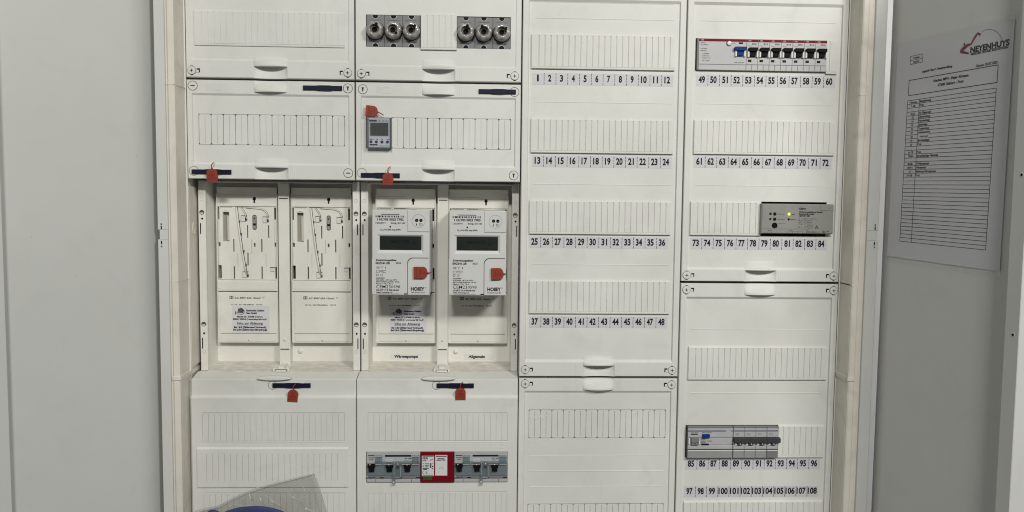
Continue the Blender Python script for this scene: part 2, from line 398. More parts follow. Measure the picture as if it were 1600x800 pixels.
def strip(parent, x, v, w, h=52.0, first=10.6, pitch=9.05, depth=3.0, proud=0.6, ledge=True, soft=1.25):
    key = (round(w, 1), h, first, depth, proud, ledge, soft)
    if key not in _strip:
        m = MB(); g = []; q = first
        while q < w - 5: g.append(q); q += pitch
        xs = [0.0]; dep = [0]
        for q in g: xs += [q - 0.75, q - 0.2, q + 0.2, q + 0.75]; dep += [0, 1, 1, 0]
        xs.append(w); dep.append(0)
        top = -depth - proud
        rows = [(0, 0, 0), (0.25, -depth * 0.35, 0), (2.4, top, 0), (2.41, top, 1), (h - 3.4, top, 1), (h - 3.39, top, 0), (h - 3.0, top + 0.6, 0), (h - 2.6, top + 0.55, 0), (h - 2.2, top - 0.3, 0), (h - 0.3, top - 0.2, 0), (h, top + 0.6, 0), (h + .01, 0, 0)]
        if not ledge: rows = [(0, 0, 0), (0.8, top, 0), (1.2, top, 0), (1.21, top, 1), (h - 1.2, top, 1), (h - 1.19, top, 0), (h - 0.6, top, 0), (h, 0, 0)]
        m.hf(xs, [r[0] for r in rows], lambda i, x_, j, v_: rows[j][1] + dep[i] * rows[j][2] * soft, 'cover')
        for x_ in (0.0, w):
            for j in range(len(rows) - 1):
                m.quad((x_, rows[j][0], rows[j][1]), (x_, rows[j + 1][0], rows[j + 1][1]), (x_, rows[j + 1][0], 0), (x_, rows[j][0], 0), 'cover')
        _strip[key] = m.mesh('blanking_strip')
    return add_mesh('blanking_strip', _strip[key], parent, (x, v, depth))
def number_strip(parent, x, v, n0, depth=3.0, w=215.5, h=17.6):
    m = MB(); m.box(0, w, 0, h, depth - 0.25, depth + 0.02, 'label'); p = w / 12
    for k in range(12):
        s_ = str(n0 + k); wd_ = {1: 3.0, 2: 10.0, 3: 14.8}[len(s_)]
        if len(s_) == 1: wd_ = 2.7 if s_ == '1' else 4.7
        if len(s_) == 2: wd_ -= 1.3 * s_.count('1') * 0.9
        if len(s_) == 3: wd_ -= 0.8 * (s_.count('1') - 1)
        c = p * (k + 0.47); m.text(s_, c - wd_ / 2, c + wd_ / 2, 12.5, 9.3, depth - 0.42, 'ink', 0.036)
        if k:
            for a, e in ((0.4, 4.2), (5.3, 8.8), (9.8, 12.2), (13.6, 17.2)): m.box(p * k - 0.36, p * k + 0.36, a, e, depth - 0.4, depth - 0.2, 'ink')
    return m.build('number_strip', parent, None, (x, v, 0))
def cover(label, x0, v0, H, handles=('top', 'bottom'), fld=(23.5, 23.5, 3.0, 3.6), fx=8.6, holes=(), ridges=(), latches=(), seals=(), gl=GX, gr=GX):
    t = thing('cover_panel', label, 'cover panel', (x0, v0, 0), 'cover panels of the cabinet')
    Wd = 250; ft, fb, fd, ch = fld; c = 0.9; cw = 1.0; m = MB(); cx = 125
    X0, X1, V0, V1 = gl, Wd - gr, GV, H - GV
    hrect = []
    for k in handles:
        key = (k, H, fld)
        if key not in _strip: _strip[key] = handle_mesh(k, H, fld)
        me, (a, e) = _strip[key]; add_mesh('handle', me, t, (cx, 0, 0)); hrect.append((cx - 25, cx + 25, a, e))
    m.tiles(X0 + c, X1 - c, V0 + c, V1 - c, 0, 'cover', [(fx, Wd - fx, ft, H - fb)] + hrect)
    for v_e, vi, k in ((V0, V0 + c, 'top'), (V1, V1 - c, 'bottom')):
        segs = [(X0, X0 + c, X1, X1 - c)] if k not in handles else [(X0, X0 + c, cx - 25, cx - 25), (cx + 25, cx + 25, X1, X1 - c)]
        for a, ai, e, ei in segs:
            m.quad((a, v_e, c), (e, v_e, c), (ei, vi, 0), (ai, vi, 0), 'cover'); m.quad((a, v_e, c), (e, v_e, c), (e, v_e, 20), (a, v_e, 20), 'cover')
            if k in handles:      # sliver of border between tile sheet and grip
                pass
    for x_e, xi in ((X0, X0 + c), (X1, X1 - c)):
        m.quad((x_e, V0, c), (x_e, V1, c), (xi, V1 - c, 0), (xi, V0 + c, 0), 'cover'); m.quad((x_e, V0, c), (x_e, V1, c), (x_e, V1, 20), (x_e, V0, 20), 'cover')
    F0, F1 = fx, Wd - fx
    for va, vb, k in ((ft, ft + ch, 'top'), (H - fb, H - fb - ch, 'bottom')):
        segs = [(F0, F0 + cw, F1, F1 - cw)] if k not in handles else [(F0, F0 + cw, cx - 25, cx - 25), (cx + 25, cx + 25, F1, F1 - cw)]
        for a, ai, e, ei in segs: m.quad((a, va, 0), (e, va, 0), (ei, vb, fd), (ai, vb, fd), 'cover')
    for xa, xb in ((F0, F0 + cw), (F1, F1 - cw)): m.quad((xa, ft, 0), (xa, H - fb, 0), (xb, H - fb - ch, fd), (xb, ft + ch, fd), 'cover')
    m.tiles(F0 + cw, F1 - cw, ft + ch, H - fb - ch, fd, 'cover', list(holes) + hrect, 0)
    for a, e, f, g in holes:
        if e - a > 1 and g - f > 1:
            for p, q in (((a, f), (e, f)), ((e, f), (e, g)), ((e, g), (a, g)), ((a, g), (a, f))): m.quad((*p, fd), (*q, fd), (*q, fd + 3), (*p, fd + 3), 'cover')
    for v_ in ridges: m.hf([F0 + 10, F1 - 10], [v_ - 0.8, v_, v_ + 0.8], lambda i, x, j, v: fd - (0.45 if j == 1 else -0.02), 'cover')
    m.build('panel', t)
    for s_, x, v in latches: add_mesh('latch_screw', LATCH[s_], t, (x, v, 0))
    for s_, x, v in seals: add_mesh('sealing_screw', SEAL[s_], t, (x, v, 0))
    return t
def slits(x0, v0, v1, n=12, p=18.03, fine=0.26, w=0.55):
    h = [(x0, x0 + n * p, v0, v0 + 0.45), (x0, x0 + n * p, v1 - 0.45, v1)]
    for k in range(n + 1):
        x = x0 + k * p; h.append((x - w / 2, x + w / 2, v0, v1))
        a, e = (x - 1.7 if k else x, x + 1.7 if k < n else x)
        h += [(a, e, v0, v0 + 0.9), (a, e, v1 - 0.9, v1), (max(a, x - .8), min(e, x + .8), v0 + .9, v0 + 2.2), (max(a, x - .8), min(e, x + .8), v1 - 2.2, v1 - .9)]
        if k < n: h.append((x + p / 2 - fine / 2, x + p / 2 + fine / 2, v0 + 2, v1 - 2))
    return h
def sealing_bar(parent, x0, x1, v, d0=0.0, flip=False):
    """blue bar of the sealing slot with the eye-shaped opening behind it"""
    m = MB(); n = 14; L = x1 - x0; eye = []
    c = x0 + L * (0.6 if not flip else 0.55); hw = 17
    for i in range(n + 1): t = pi * i / n; eye.append((c - hw * cos(t), v - 4.9 * sin(t) ** 0.8))
    for i in range(1, n): t = pi * i / n; eye.append((c + hw * cos(t), v + 5.2 * sin(t) ** 0.8))
    m.prism(eye, d0 - 0.5, d0 + 1, 'gap')
    m.prism([(c + (x - c) * 0.97, v + (q - v) * 0.97 - 0.25) for x, q in eye], d0 - 0.9, d0 + 0.5, 'cover', 0.3)
    bar = [(x0, v - 3.3), (x0 + L * .3, v - 3.3), (x0 + L * .42, v - 3.9), (x0 + L * .66, v - 3.9), (x0 + L * .78, v - 3.3), (x1, v - 3.3), (x1, v + 3.4), (x0 + L * .78, v + 3.4), (x0 + L * .66, v + 4.1), (x0 + L * .42, v + 4.1), (x0 + L * .3, v + 3.4), (x0, v + 3.4)]
    m.prism(bar, d0 - 2.6, d0 + 0.2, 'navy', 0.5)
    for q in (.2, .24, .28, .72, .76, .8): m.box(x0 + L * q, x0 + L * q + .5, v - 2.6, v + 2.6, d0 - 2.75, d0 - 2.5, 'navy')
    return m.build('sealing_bar', parent)
def seal_tag(label, x, v, d, ang=0.0, w=16.0, h=19.5, loop=True, wire=None):
    """red plastic seal: pentagonal tag body with a neck; local origin at the neck"""
    t = thing('seal_tag', label, 'seal tag', (x, v, d), 'red plastic seals')
    ca, sa = cos(ang), sin(ang)
    Q = lambda p: (p[0] * ca - p[1] * sa, p[0] * sa + p[1] * ca)
    out = [(-w / 2, h), (-w / 2, 7.2)] + [(-w / 2 * cos(a), 7.2 - 6.4 * sin(a)) for a in (0.3, 0.6, 0.9, 1.2, 1.42)] + [(-.9, 0.0), (.9, 0.0)] + [(w / 2 * cos(a), 7.2 - 6.4 * sin(a)) for a in (1.42, 1.2, 0.9, 0.6, 0.3)] + [(w / 2, 7.2), (w / 2, h)]
    m = MB(); m.prism([Q(p) for p in out], -1.6, 1.6, 'tagred', 0.5)
    a0, a1 = Q((-w / 2 + 1, h - 4)), Q((w / 2 - 1, h - 4)); m.line(*a0, *a1, 0.5, -1.75, 'tagdark', .2)
    for q, s_ in ((5.6, 3.4), (8.6, 1.6), (10.6, 5.0), (13, 5)):
        a0, a1 = Q((-s_, q)), Q((s_, q)); m.line(*a0, *a1, 0.75, -1.72, 'tagdark', .2)
    m.disc(*Q((0.3, 8.6)), 0.9, -1.85, 'tagdark', 10)
    m.build('tag_body', t)
    g = MB()
    if wire: g.tube(wire, 0.75, 'tagred', 6)
    else: g.tube([(*Q((0, 1.5)), -0.8), (*Q((0, -2)), -1.6), (*Q((.5, -5)), -1.7), (*Q((2.2, -7.2)), -1.2), (*Q((3.4, -8.4)), 1.5)], 0.7, 'tagred', 6)
    g.build('seal_wire', t)
    return t

# ================================================================== THE TEN COVERS
c1t = cover('plain blank cover at top left, above the other covers', 0, 0, 150, ('bottom',), (22, 27, 0.8, 2.5), latches=(('l', 9.3, 138.4), ('r', 239.4, 138.4)))
strip(c1t, 14, 49.6, 221, 52, 10.6, 9.1, 0.8, 0.8, True, 0.6)
c2h = [(266.5 - 250, 348.4 - 250, 51.8, 99.0), (401.2 - 250, 483 - 250, 51.8, 99.2)]
c2t = cover('top cover with two grey blocks of round fuse caps', 250, 0, 150, ('bottom',), (22, 22, 0.8, 2.5), holes=c2h, latches=(('l', 9.6, 139.2), ('r', 239.4, 139.2)))
strip(c2t, 98.5, 49.4, 53.4, 53, 8.9, 8.9, 0.8, 2.4, True, 0.7)
c1r = cover('cover with one row of dark slits, no timer in it', 0, 150, 150, fld=(21.5, 23, 2.2, 3.0), holes=slits(17.7, 51.8, 97.3), seals=(('h', 10.2, 10.7), ('v', 239.4, 11.3), ('t', 239.4, 137.7)))
c2r = cover('cover with a row of dark slits and a timer at its left end', 250, 150, 150, fld=(21.5, 23, 2.2, 3.0),
            holes=[(16.2, 54.8, 53.6, 100.3)] + slits(54.6, 53.2, 99.4, 10, 17.95), seals=(('v', 11.6, 12.2), ('v', 239.4, 138.3)))
for p in (c1r, c2r):
    m = MB(); m.ring(9.8, 136.8, 6.6, 7.1, -0.2, 'gap', 30, .3); m.build('screw_ring', p)
    m = MB(); m.text('RfZ' , 32, 53, 17.6, 10, -0.3, 'cover', 0.0); m.build('embossing', p)
m = MB(); m.ring(239.4, 12.8, 6.5, 7.1, -0.2, 'gap', 30, .3); m.build('screw_ring', c2r)
sealing_bar(c1r, 173.2, 231.0, 11.4); sealing_bar(c1r, 7, 65.5, 138.0)
sealing_bar(c2r, 185.2, 241.5, 12.7, flip=True); sealing_bar(c2r, 8.8, 67.0, 140.4)
big = cover('tall cover with four blank rows numbered 1 to 48', 500, 0, 600, ('bottom',), (23.5, 23.8, 3.0, 4.0), fx=10,
            ridges=(27.4, 51.5, 176.5, 300.7, 424.0), latches=(('l', 10.4, 587.7), ('r', 240.0, 588.4)))
for k in range(4):
    strip(big, [14.9, 15.3, 14.5, 15.8][k], [75.0, 201.2, 325.0, 447.8][k], 217.8)
    number_strip(big, [16.3, 17.2, 14.2, 16.1][k], [133.0, 257.2, 381.0, 504.8][k], 1 + 12 * k)
apz = cover('cover of plain slit tabs below the tall numbered cover', 500, 600, 300, ('top',), (21, 23, 2.6, 3.4), fx=10,
            holes=slits(17.4, 51.4, 96.6, 12, 17.9, 0.4, 0.5) + slits(17.2, 202.0, 247, 12, 17.9, 0.4, 0.5), ridges=(124.6, 149.6, 174.4),
            latches=(('l', 10.6, 9.8), ('r', 239.8, 11.2)))
m = MB(); m.text('APZ', 19, 46, 67, 8.0, 2.4, 'cover'); m.build('embossing', apz)
def strips4(p, vv): pass
c4u = cover('upper right cover with numbers 49 to 84 and a red topped breaker row', 750, 0, 450, ('bottom',), (23.5, 19.5, 3.0, 4.0), fx=10,
            holes=[(14.6, 216.2, 77.2, 125.8), (122.8, 226.8, 324.2, 377.4)], ridges=(26.2, 51.0, 175.7, 300.0), latches=(('l', 9.2, 439.0), ('r', 240.6, 438.8)))
strip(c4u, 216.2, 76.6, 17.0, 51.6, 4.5); strip(c4u, 15.2, 199.3, 218.4, 53); strip(c4u, 13.0, 324.2, 109.8, 52.6)
for k, (x, v) in enumerate(((17.0, 131.3), (16.2, 255.5), (14.3, 381.0))): number_strip(c4u, x, v, 49 + 12 * k)
c4l = cover('lower right cover with numbers 85 to 108 and a row with a blue test button', 750, 450, 450, ('top',), (22.5, 23, 3.0, 3.6), fx=10,
            holes=[(14.6, 161.8, 226.0, 278.4)], ridges=(74, 175.0), latches=(('l', 9.5, 11.8), ('r', 241.4, 11.8)))
strip(c4l, 15.8, 100.2, 219.4, 52.8); strip(c4l, 161.8, 225.4, 73.3, 52.4, 7.5); strip(c4l, 14.4, 347.8, 222.3, 52.5)
for k, (x, v) in enumerate(((16.2, 280.2), (14.9, 324.8))): number_strip(c4l, x, v, 85 + 12 * k)

def low_cover(label, x0, hole, bar, raised):
    t = thing('cover_panel', label, 'cover panel', (x0, 600, 0), 'cover panels of the cabinet'); m = MB()
    a, e = 2.2, 251.0 if x0 == 0 else 249.0
    D0, D1 = -4.5, -10.0
    # sloping top, narrow band, bright step, main face
    prof = [(-3.2, 24.0), (-3.0, 23.0), (2.2, -3.4), (3.0, D0), (26.6, D0), (30.4, D1)]
    for (v0, d0), (v1, d1) in zip(prof[:-1], prof[1:]):
        cuts = [(a, e)]
        m.quad((a, v0, d0), (e, v0, d0), (e, v1, d1), (a, v1, d1), 'cover')
    m.hf([a + 10, e - 10], [23.2, 24.2, 26.2, 26.5], lambda i, x, j, v: D0 - 0.02 + (1.2 if j in (1, 2) else 0), 'cover')
    H = 301
    hl = [(19.5, 19.5 + 24 * 8.93, 52.6, 52.9), (19.5, 19.5 + 24 * 8.93, 96.6, 96.9), (19.5, 19.5 + 24 * 8.93, 177.4, 177.7)]
    for k in range(25):
        x = 19.5 + k * 8.93; hl += [(x - .11, x + .11, 52.6, 96.9), (x - .11, x + .11, 177.4, 222)]
    m.tiles(a + 1.2, e - 1.2, 30.4, H, D1, 'cover', hl + hole)
    for f in hole:
        for p, q in (((f[0], f[2]), (f[1], f[2])), ((f[1], f[2]), (f[1], f[3])), ((f[1], f[3]), (f[0], f[3])), ((f[0], f[3]), (f[0], f[2]))): m.quad((*p, D1), (*q, D1), (*q, D1 + 9), (*p, D1 + 9), 'cover')
    for x, xi in ((a, a + 1.2), (e, e - 1.2)):
        m.quad((x, 30.4, D1 + 1.2), (x, H, D1 + 1.2), (xi, H, D1), (xi, 30.4, D1), 'cover')
        m.add([(x, -3.2, 24), (x, 2.2, -3.4), (x, 3.0, D0), (x, 26.6, D0), (x, 30.4, D1 + 1.2), (x, H, D1 + 1.2), (x, H, 40), (x, -3.2, 40)], [tuple(range(8))], 'cover')
    # faint ledges above and below the tab rows
    for v0 in (53.9, 98.6, 178.7): m.hf([19, 235], [v0 - .9, v0, v0 + .9], lambda i, x, j, v: D1 - (.3 if j == 1 else -.02), 'cover')
    m.build('panel', t)
    g = MB()     # oblong grip below the slope
    n = 18; pts = [(126.6 - 26 * cos(2 * pi * i / n), 0.6 + 3.4 * sin(2 * pi * i / n)) for i in range(n)]
    g.prism(pts, D0 - 4.5, D0 + 6, 'cover', 1.2); 
    for q in (-14, -11, -8, -5): g.box(126 + q * 2.2, 126.6 + q * 2.2, 6, 21, D0 - .2, D0 + .1, 'cover')
    g.build('handle', t)
    m = MB(); m.ring(bar[0] - 0.2, 11.6, 6.2, 6.7, D0 - .12, 'gap', 28, .3); m.build('screw_ring', t)
    sealing_bar(t, bar[0], bar[1], 11.6, D0)
    if raised: strip(t, 10.8, 106.0, 228.8, 62.6, 13.6, 9.0, D1, 2.0, False, 0.5)
    return t
def _fix():   # raised blank field sits on the main face of the lower cover
    pass
_key = {}
lo1 = low_cover('lower left cover with a plain raised middle field', 0, [], (124.2, 181.8), False)
m = MB(); g = [14 + 9.0 * k for k in range(23)]
xs = [0.0]; dep = [0]
for q in g: xs += [q - .5, q - .12, q + .12, q + .5]; dep += [0, 1, 1, 0]
xs.append(228.0); dep.append(0)
rows = [(0, 0, 0), (2.6, -2.4, 0), (10, -2.4, 0), (10.5, -2.4, 1), (53, -2.4, 1), (53.5, -2.4, 0), (62, -2.4, 0), (62.6, 0, 0)]
m.hf(xs, [r[0] for r in rows], lambda i, x, j, v: rows[j][1] + dep[i] * rows[j][2] * 1.0, 'cover')
for x_ in (0.0, 228.0): m.add([(x_, r[0], r[1]) for r in rows if r[2] == 0], [tuple(range(6))], 'cover')
for q, s_ in ((26, 4), (82, 5), (142, 6), (170, 4), (198, 5)):
    for k in range(s_): m.disc(q + (k % 2) * 2, 27 + 1.6 * k, 0.45, -2.6, 'cover', 8)
m.build('blank_field', lo1, None, (11.3, 106.2, -10))
lo2 = low_cover('lower cover holding two breaker blocks either side of a dark red module', 250, [(16.6, 234.4, 113.6, 162.9)], (123.9, 181.2), False)
m = MB(); m.text('2', 221, 227, 109, 8.5, -10.2, 'cover'); m.build('embossing', lo2)

# ================================================================== METER BAYS
def bay(label, x0, first):
    t = thing('meter_bay', label, 'meter bay', (x0, 300, 0), 'recessed meter bays')
    m = MB(); L, Rr = (4.0, 251.4) if first else (3.4, 249.6)
    iL, iR = L + 11.3, Rr - 10.8
    m.box(L, iL, 0, 297.0, 32, 40, 'bay', 0.6); m.box(iR, Rr, 0, 297.0, 32, 40, 'bay', 0.6)
    bL, bR = (20.0, 238.5) if first else (17.0, 240.5)
    m.prism([(iL - 1.0, 2), (iL + 0.2, 2), (iL + .2, 296.5), (iL - 1, 296.5)], 39, 40.2, 'bay')
    for a_, b_, q in ((iL, bL, -3), (iR, bR, 3)):
        m.add([(a_, 2, 39.5), (a_, 296.9, 39.5), (b_, 296.9, 66.5), (b_, 2, 66.5), (a_ + q, 2, 39.5), (a_ + q, 296.9, 39.5), (b_ + q, 296.9, 66.5), (b_ + q, 2, 66.5)], [(0, 1, 2, 3), (4, 5, 6, 7), (0, 3, 7, 4), (1, 2, 6, 5), (0, 1, 5, 4), (3, 2, 6, 7)], 'bay')
    m.box(min(bL, iL) - 4, bR + 6, 3, 292, 66, 70, 'bay')
    m.box(iL + .2, iR - .2, 1.5, 3, 30, 70, 'bay')
    for q in (L + 5.4, Rr - 5.6):
        for v in (29.6, 266.8): m.ring(q, v, 2.4, 2.75, 31.9, 'inkbrown', 16, .2)
        for v in (49.5, 223.6):
            m.lathe(q, v, [(3.7, 32.2), (3.7, 31.8), (3.3, 31.7), (0.01, 31.75)], 'inkgrey', 18, False); m.prism([(q - 2.6, v + .4), (q + 2.6, v + .4), (q + 1.6, v + 2.7), (q - 1.6, v + 2.7)], 31.5, 31.9, 'liner')  # pale wedge paints the lit lower edge of each dark hole
        for v in (59.3, 238.0): m.disc(q + 0.5, v, 1.6, 31.8, 'gap', 12)
        s_ = -2.2 if q < 100 else 2.0
        if q > 100: s_ = 2.4
        for a, e in ((66, 83), (245.5, 262.4)): m.box(q + s_ - .75, q + s_ + .75, a, e, 31.8, 32.1, 'gap')
    m.build('frame', t)
    f = MB(); f.add([(iL + .3, 296.8, 25), (iR - .3, 296.8, 25), (iR - .3, 288.6, 65.9), (iL + .3, 288.6, 65.9), (iL + .3, 300.2, 25), (iR - .3, 300.2, 25), (iR - .3, 300.2, 65.9), (iL + .3, 300.2, 65.9)], [(0, 1, 2, 3), (4, 5, 6, 7), (0, 1, 5, 4), (1, 2, 6, 5), (2, 3, 7, 6), (3, 0, 4, 7)], 'dusty'); f.box(L, Rr, 296.95, 299.2, 24, 31.5, 'bay', .3)
    for q in (L + 13, Rr - 20): f.box(q, q + 9, 299.3, 300.6, 23.6, 26, 'gap')
    f.build('floor_ledge', t)
    r = MB(); r.box(121.5, 138.5, 3.2, 291.8, 50, 65.9, 'bay', .5)
    r.box(123.2, 137, 26.4, 27.8, 49.8, 50.3, 'gap'); r.box(122.8, 137, 265.6, 267.0, 49.8, 50.3, 'gap')
    r.lathe(130, 251.2, [(2.2, 50), (1.9, 48.9), (0.01, 48.6)], 'bay', 14)
    r.box(118, 143, 291.5, 296.6, 22, 49.9, 'bay', .4); r.box(121, 140, 292.8, 295.6, 21.4, 22.4, 'gap'); r.box(122, 139, 293.6, 296.4, 20.6, 22.6, 'bay', .3)
    r.box(126, 135, 288.6, 292, 23, 49.8, 'bay', .3)
    r.build('centre_rail', t)
    # button-like boss on the back
    bs = MB(); bs.lathe(151, 272, [(4.2, 66), (3.4, 63.6), (0.01, 63.2)], 'bay', 18); bs.build('boss', t)
    return t
bay1 = bay('recessed bay with two empty meter plates', 0, True)
bay2 = bay('recessed bay that holds the two electricity meters', 250, False)
for s_, a, e, ta, te, txt in ((0, 296.0, 346.0, 301.5, 339.7, 'Wärmepumpe'), (1, 415.4, 462.4, 421.6, 448.4, 'Allgemein')):
    m = MB(); m.box(a - 250, e - 250, 276.2, 284.7, 65.4, 65.9, 'whitish'); m.text(txt, ta - 250, te - 250, 282.5, 4.2, 65.2, 'ink', 0.03)
    m.build('label_strip', bay2, 'white label reading ' + txt)

def plate(label, x0, sticker):
    """meter mounting plate: slotted field above, lid with print below; local frame x0, v 300"""
    t = thing('meter_plate', label, 'meter plate', (x0, 300, 55), 'meter mounting plates')
    w = 93.5; m = MB()
    sl = [(46.4, 47.7, 69.6, 89.8), (79.2, 80.6, 69.6, 89.8), (24.6, 26.0, 91.5, 111.7), (68.2, 69.7, 91.5, 111.8), (46.4, 47.8, 113.1, 133.4), (24.8, 26.3, 134.9, 155), (68.2, 69.7, 134.9, 155),
          (56.4, 59.2, 97.8, 103.6), (8.7, 18.7, 49.2, 95.2), (88.6, 91.6, 41.6, 60.6), (1.2, 3.6, 41.2, 61), (0.2, 5.8, 133, 154.4), (89.6, 92.2, 135.6, 154.4), (1.4, 4.6, 96.6, 103.4), (89.0, 91.6, 96.8, 103.3)]
    sl = [(a - .25, e + .25, f, g) if e - a < 2 else (a, e, f, g) for a, e, f, g in sl]
    m.tiles(0, w, 40.3, 156.6, 0, 'bay', sl, 9)
    m.tiles(0, w, 10, 40.3, -0.0, 'bay', [(57.4, 59.6, 26, 34.5), (56.2, 60.8, 25.2, 29.8)], 5)
    m.box(0.6, w - .6, 26.0, 40.0, -1.2, -0.05, 'bay', 0.5)
    for p in ((3, 5, 20.5),): m.box(2, 48, 22.0, 22.4, -0.2, 0, 'inkbrown')
    m.tiles(1, w - 1, 11, 156, 9.5, 'gap')  # dark sheet put in for the shade behind the slots
    m.lathe(58.5, 28.2, [(2.6, -1.3), (2.6, -1.45), (0.01, -1.45)], 'gap', 14, False); m.box(57.3, 59.7, 28, 34.6, -1.44, -1.2, 'gap')
    m.box(8.9, 18.5, 49.4, 95.0, 7.0, 8.5, 'inkbrown'); m.box(14.5, 18.3, 55, 94, 3.5, 8, 'liner', .5)
    m.box(8.2, 19.2, 46.2, 49.2, -0.8, 0, 'bay', .3); m.box(11, 16, 47.2, 47.7, -1.0, -.7, 'inkgrey')
    # side rims
    m.box(-0.8, 0.6, 20, 256, -2.2, 6, 'bay', .3); m.box(w - .6, w + .8, 20, 256, -2.2, 6, 'bay', .3)
    m.box(2.2, 4.6, 60.9, 97, -1.6, 0, 'bay', .4); m.box(89.2, 91.4, 60.6, 97, -1.4, 0, 'bay', .3)
    m.box(2.2, 3.2, 103.4, 133, -1.2, 0, 'bay', .3); m.box(90.2, 91.4, 103.3, 135, -1.2, 0, 'bay', .3)
    for a, e, q in ((53.3, 92.1, 114.3), (31.5, 113.7, 136), (75.5, 114.2, 135.7)): m.box(a - .25, a + .25, e, q, -0.25, 0, 'inkbrown')
    # grey oval contact, spring wires and small white latches
    m.prism(rr(54.9, 61.5, 53, 77, 3.25, 6), -0.5, 1, 'inkgrey', .4); m.prism(rr(56.0, 60.4, 54.4, 75.6, 2.15, 6), -0.7, 1, 'greyteal'); m.box(56.2, 60.2, 66.6, 70, -0.9, -.6, 'gap'); m.box(57, 59.2, 57, 60.2, -0.9, -.6, 'inkgrey')
    for q, v in ((37.8, 55.3), (71.4, 56.8), (39.0, 144.0)):
        m.box(q, q + 6, v, v + 8.6, -1.8, 0, 'whitish', .3); m.box(q - .3, q + 8.6, v - 1.1, v - .2, -1.2, 0, 'inkgrey'); m.box(q + 6.4, q + 7.2, v + 2.2, v + 8.0, -1.4, 0, 'gap'); m.box(q + 8.3, q + 8.9, v + 3.2, v + 7.8, -1.2, 0, 'gap'); m.box(q + 7, q + 8.5, v + 5, v + 6, -1.1, 0, 'gap')
    m.box(82.6, 88.6, 137.2, 142.2, -1.6, 0, 'whitish', .3); m.box(82, 89, 135.8, 137, -1, 0, 'inkgrey')
    def rod(pts, w_):
        m.tube([(p[0] + .15, p[1] + .1, -0.1) for p in pts], w_ * .5 + .42, 'inkgrey', 8); m.tube([(p[0], p[1], -1.1) for p in pts], w_ * .5, 'bay', 8)
    rod([(30.4, 41.5), (34.6, 80), (38.6, 112), (42.0, 132), (44.4, 147)], 2.6)
    for q, v in ((33.2, 62), (35.8, 82), (39.4, 109), (42.6, 131)): m.box(q, q + 2.6, v, v + 3.4, -1.9, 0, 'inkgrey')
    rod([(38.0, 42), (41.5, 47), (44.2, 52), (45, 56.5)], 1.5)
    rod([(45.5, 41.8), (58, 42.8), (68, 43.4), (74, 46.2), (77.6, 50), (79.4, 56.8)], 1.7)
    m.box(1.5, w - 1.5, 156.0, 156.6, -.3, 0, 'inkgrey'); m.box(.75, 1.05, 41, 156, -.15, 0, 'inkbrown'); m.box(w - 1.1, w - .8, 41, 156, -.15, 0, 'inkbrown'); m.box(1.5, w - 1.5, 40.2, 40.6, -.2, 0, 'inkbrown'); m.box(5, 24, 41.0, 41.6, -.3, 0, 'inkgrey'); m.box(28, 46, 40.7, 41.5, -.3, 0, 'inkgrey')
    m.build('slotted_plate', t)
    f = MB()
    f.box(-0.6, w + .6, 156.6, 174.0, -3.2, 3, 'bay', .7); f.box(5.8, 88, 158.6, 171, -3.6, -3, 'bay', .25); f.box(1.0, 5.2, 158, 170, -3.9, -3, 'bay', .3)
    f.box(1, w - 1, 174.0, 175.2, -1.0, 3, 'inkgrey')
    f.build('cross_rail', t)
    l = MB()
    l.box(0.2, w, 175.2, 257, -1.0, 4, 'bay', .7); l.box(3.6, 90.2, 176.6, 241.4, -1.8, -.9, 'bay', .3); l.box(4.2, 89.6, 242.4, 254.2, -1.8, -.9, 'bay', .3)
    l.box(3.2, 90.6, 241.5, 242.2, -1.3, -.95, 'inkbrown'); l.disc(47, 253, .8, -2.1, 'inkgrey', 8)
    l.box(18.0, 24.0, 181.8, 186.6, -1.95, -1.7, 'inkgrey'); l.text('H', 19.2, 22.8, 186.0, 3.6, -2.05, 'bay')
    l.text('AC 400V 63A 10mm²', 26, 67, 186.2, 2.7, -1.95, 'inkgrey'); l.ring(71, 184.2, 1.7, 2.1, -2.0, 'inkgrey', 3)
    l.text('D. Nr. 221745468646   10173', 21, 69, 196.6, 1.9, -1.95, 'inkgrey')
    l.build('lower_lid', t)
    if sticker:
        s = MB(); s.box(21.5, 80.0, 198.0, 240.6, -2.0, -1.82, 'sticker'); I = 'ink'; D = -2.12
        # house held in a red hand
        s.prism([(31.5, 202.0), (36.4, 200.6), (40.6, 205.0), (38.2, 209.2), (30.2, 206.4)], D, D + .1, 'inkgrey')
        s.line(36.6, 200.8, 40.9, 205.4, .8, D - .03, I); s.line(40.9, 205.4, 40.4, 209.5, .8, D - .03, I); s.line(40.4, 209.5, 37, 211.2, .8, D - .03, I)
        s.line(26.8, 207.2, 33.5, 208.3, 1.0, D - .05, 'logored'); s.line(33.5, 208.3, 39.6, 207.6, .9, D - .05, I); s.line(26.8, 210.4, 33, 210.6, .8, D - .05, 'logored'); s.line(33, 210.6, 37.5, 211.4, .7, D - .05, I); s.box(26.3, 27.4, 206.4, 211.2, D - .07, D, 'logored')
        s.text('Stadtwerke Geldern', 43.8, 72.2, 206.2, 2.6, D, I, 0.02); s.text('Netz GmbH', 43.8, 60.6, 210.4, 2.6, D, I, 0.02)
        s.text('Markt 25 | 47608 Geldern', 29.4, 69.6, 216.0, 2.3, D, I, 0.024); s.text('02831 9333-0 | www.swgeldern.de', 22.8, 76.2, 220.0, 2.4, D, I, 0.024)
        s.text('Infos zur Ablesung', 29.4, 69.6, 227.2, 3.8, D, I, 0.012); s.box(29.4, 69.6, 228.0, 228.45, D, D + .1, I)
        s.text('Bei 1.8.0 (Zählerstand Verbrauch)', 24.2, 74.6, 232.9, 2.5, D, I, 0.03); s.text('Bei 2.8.0 (Zählerstand Einspeisung)', 23.2, 76.0, 236.9, 2.5, D, I, 0.03)
        s.build('sticker', t)
    return t
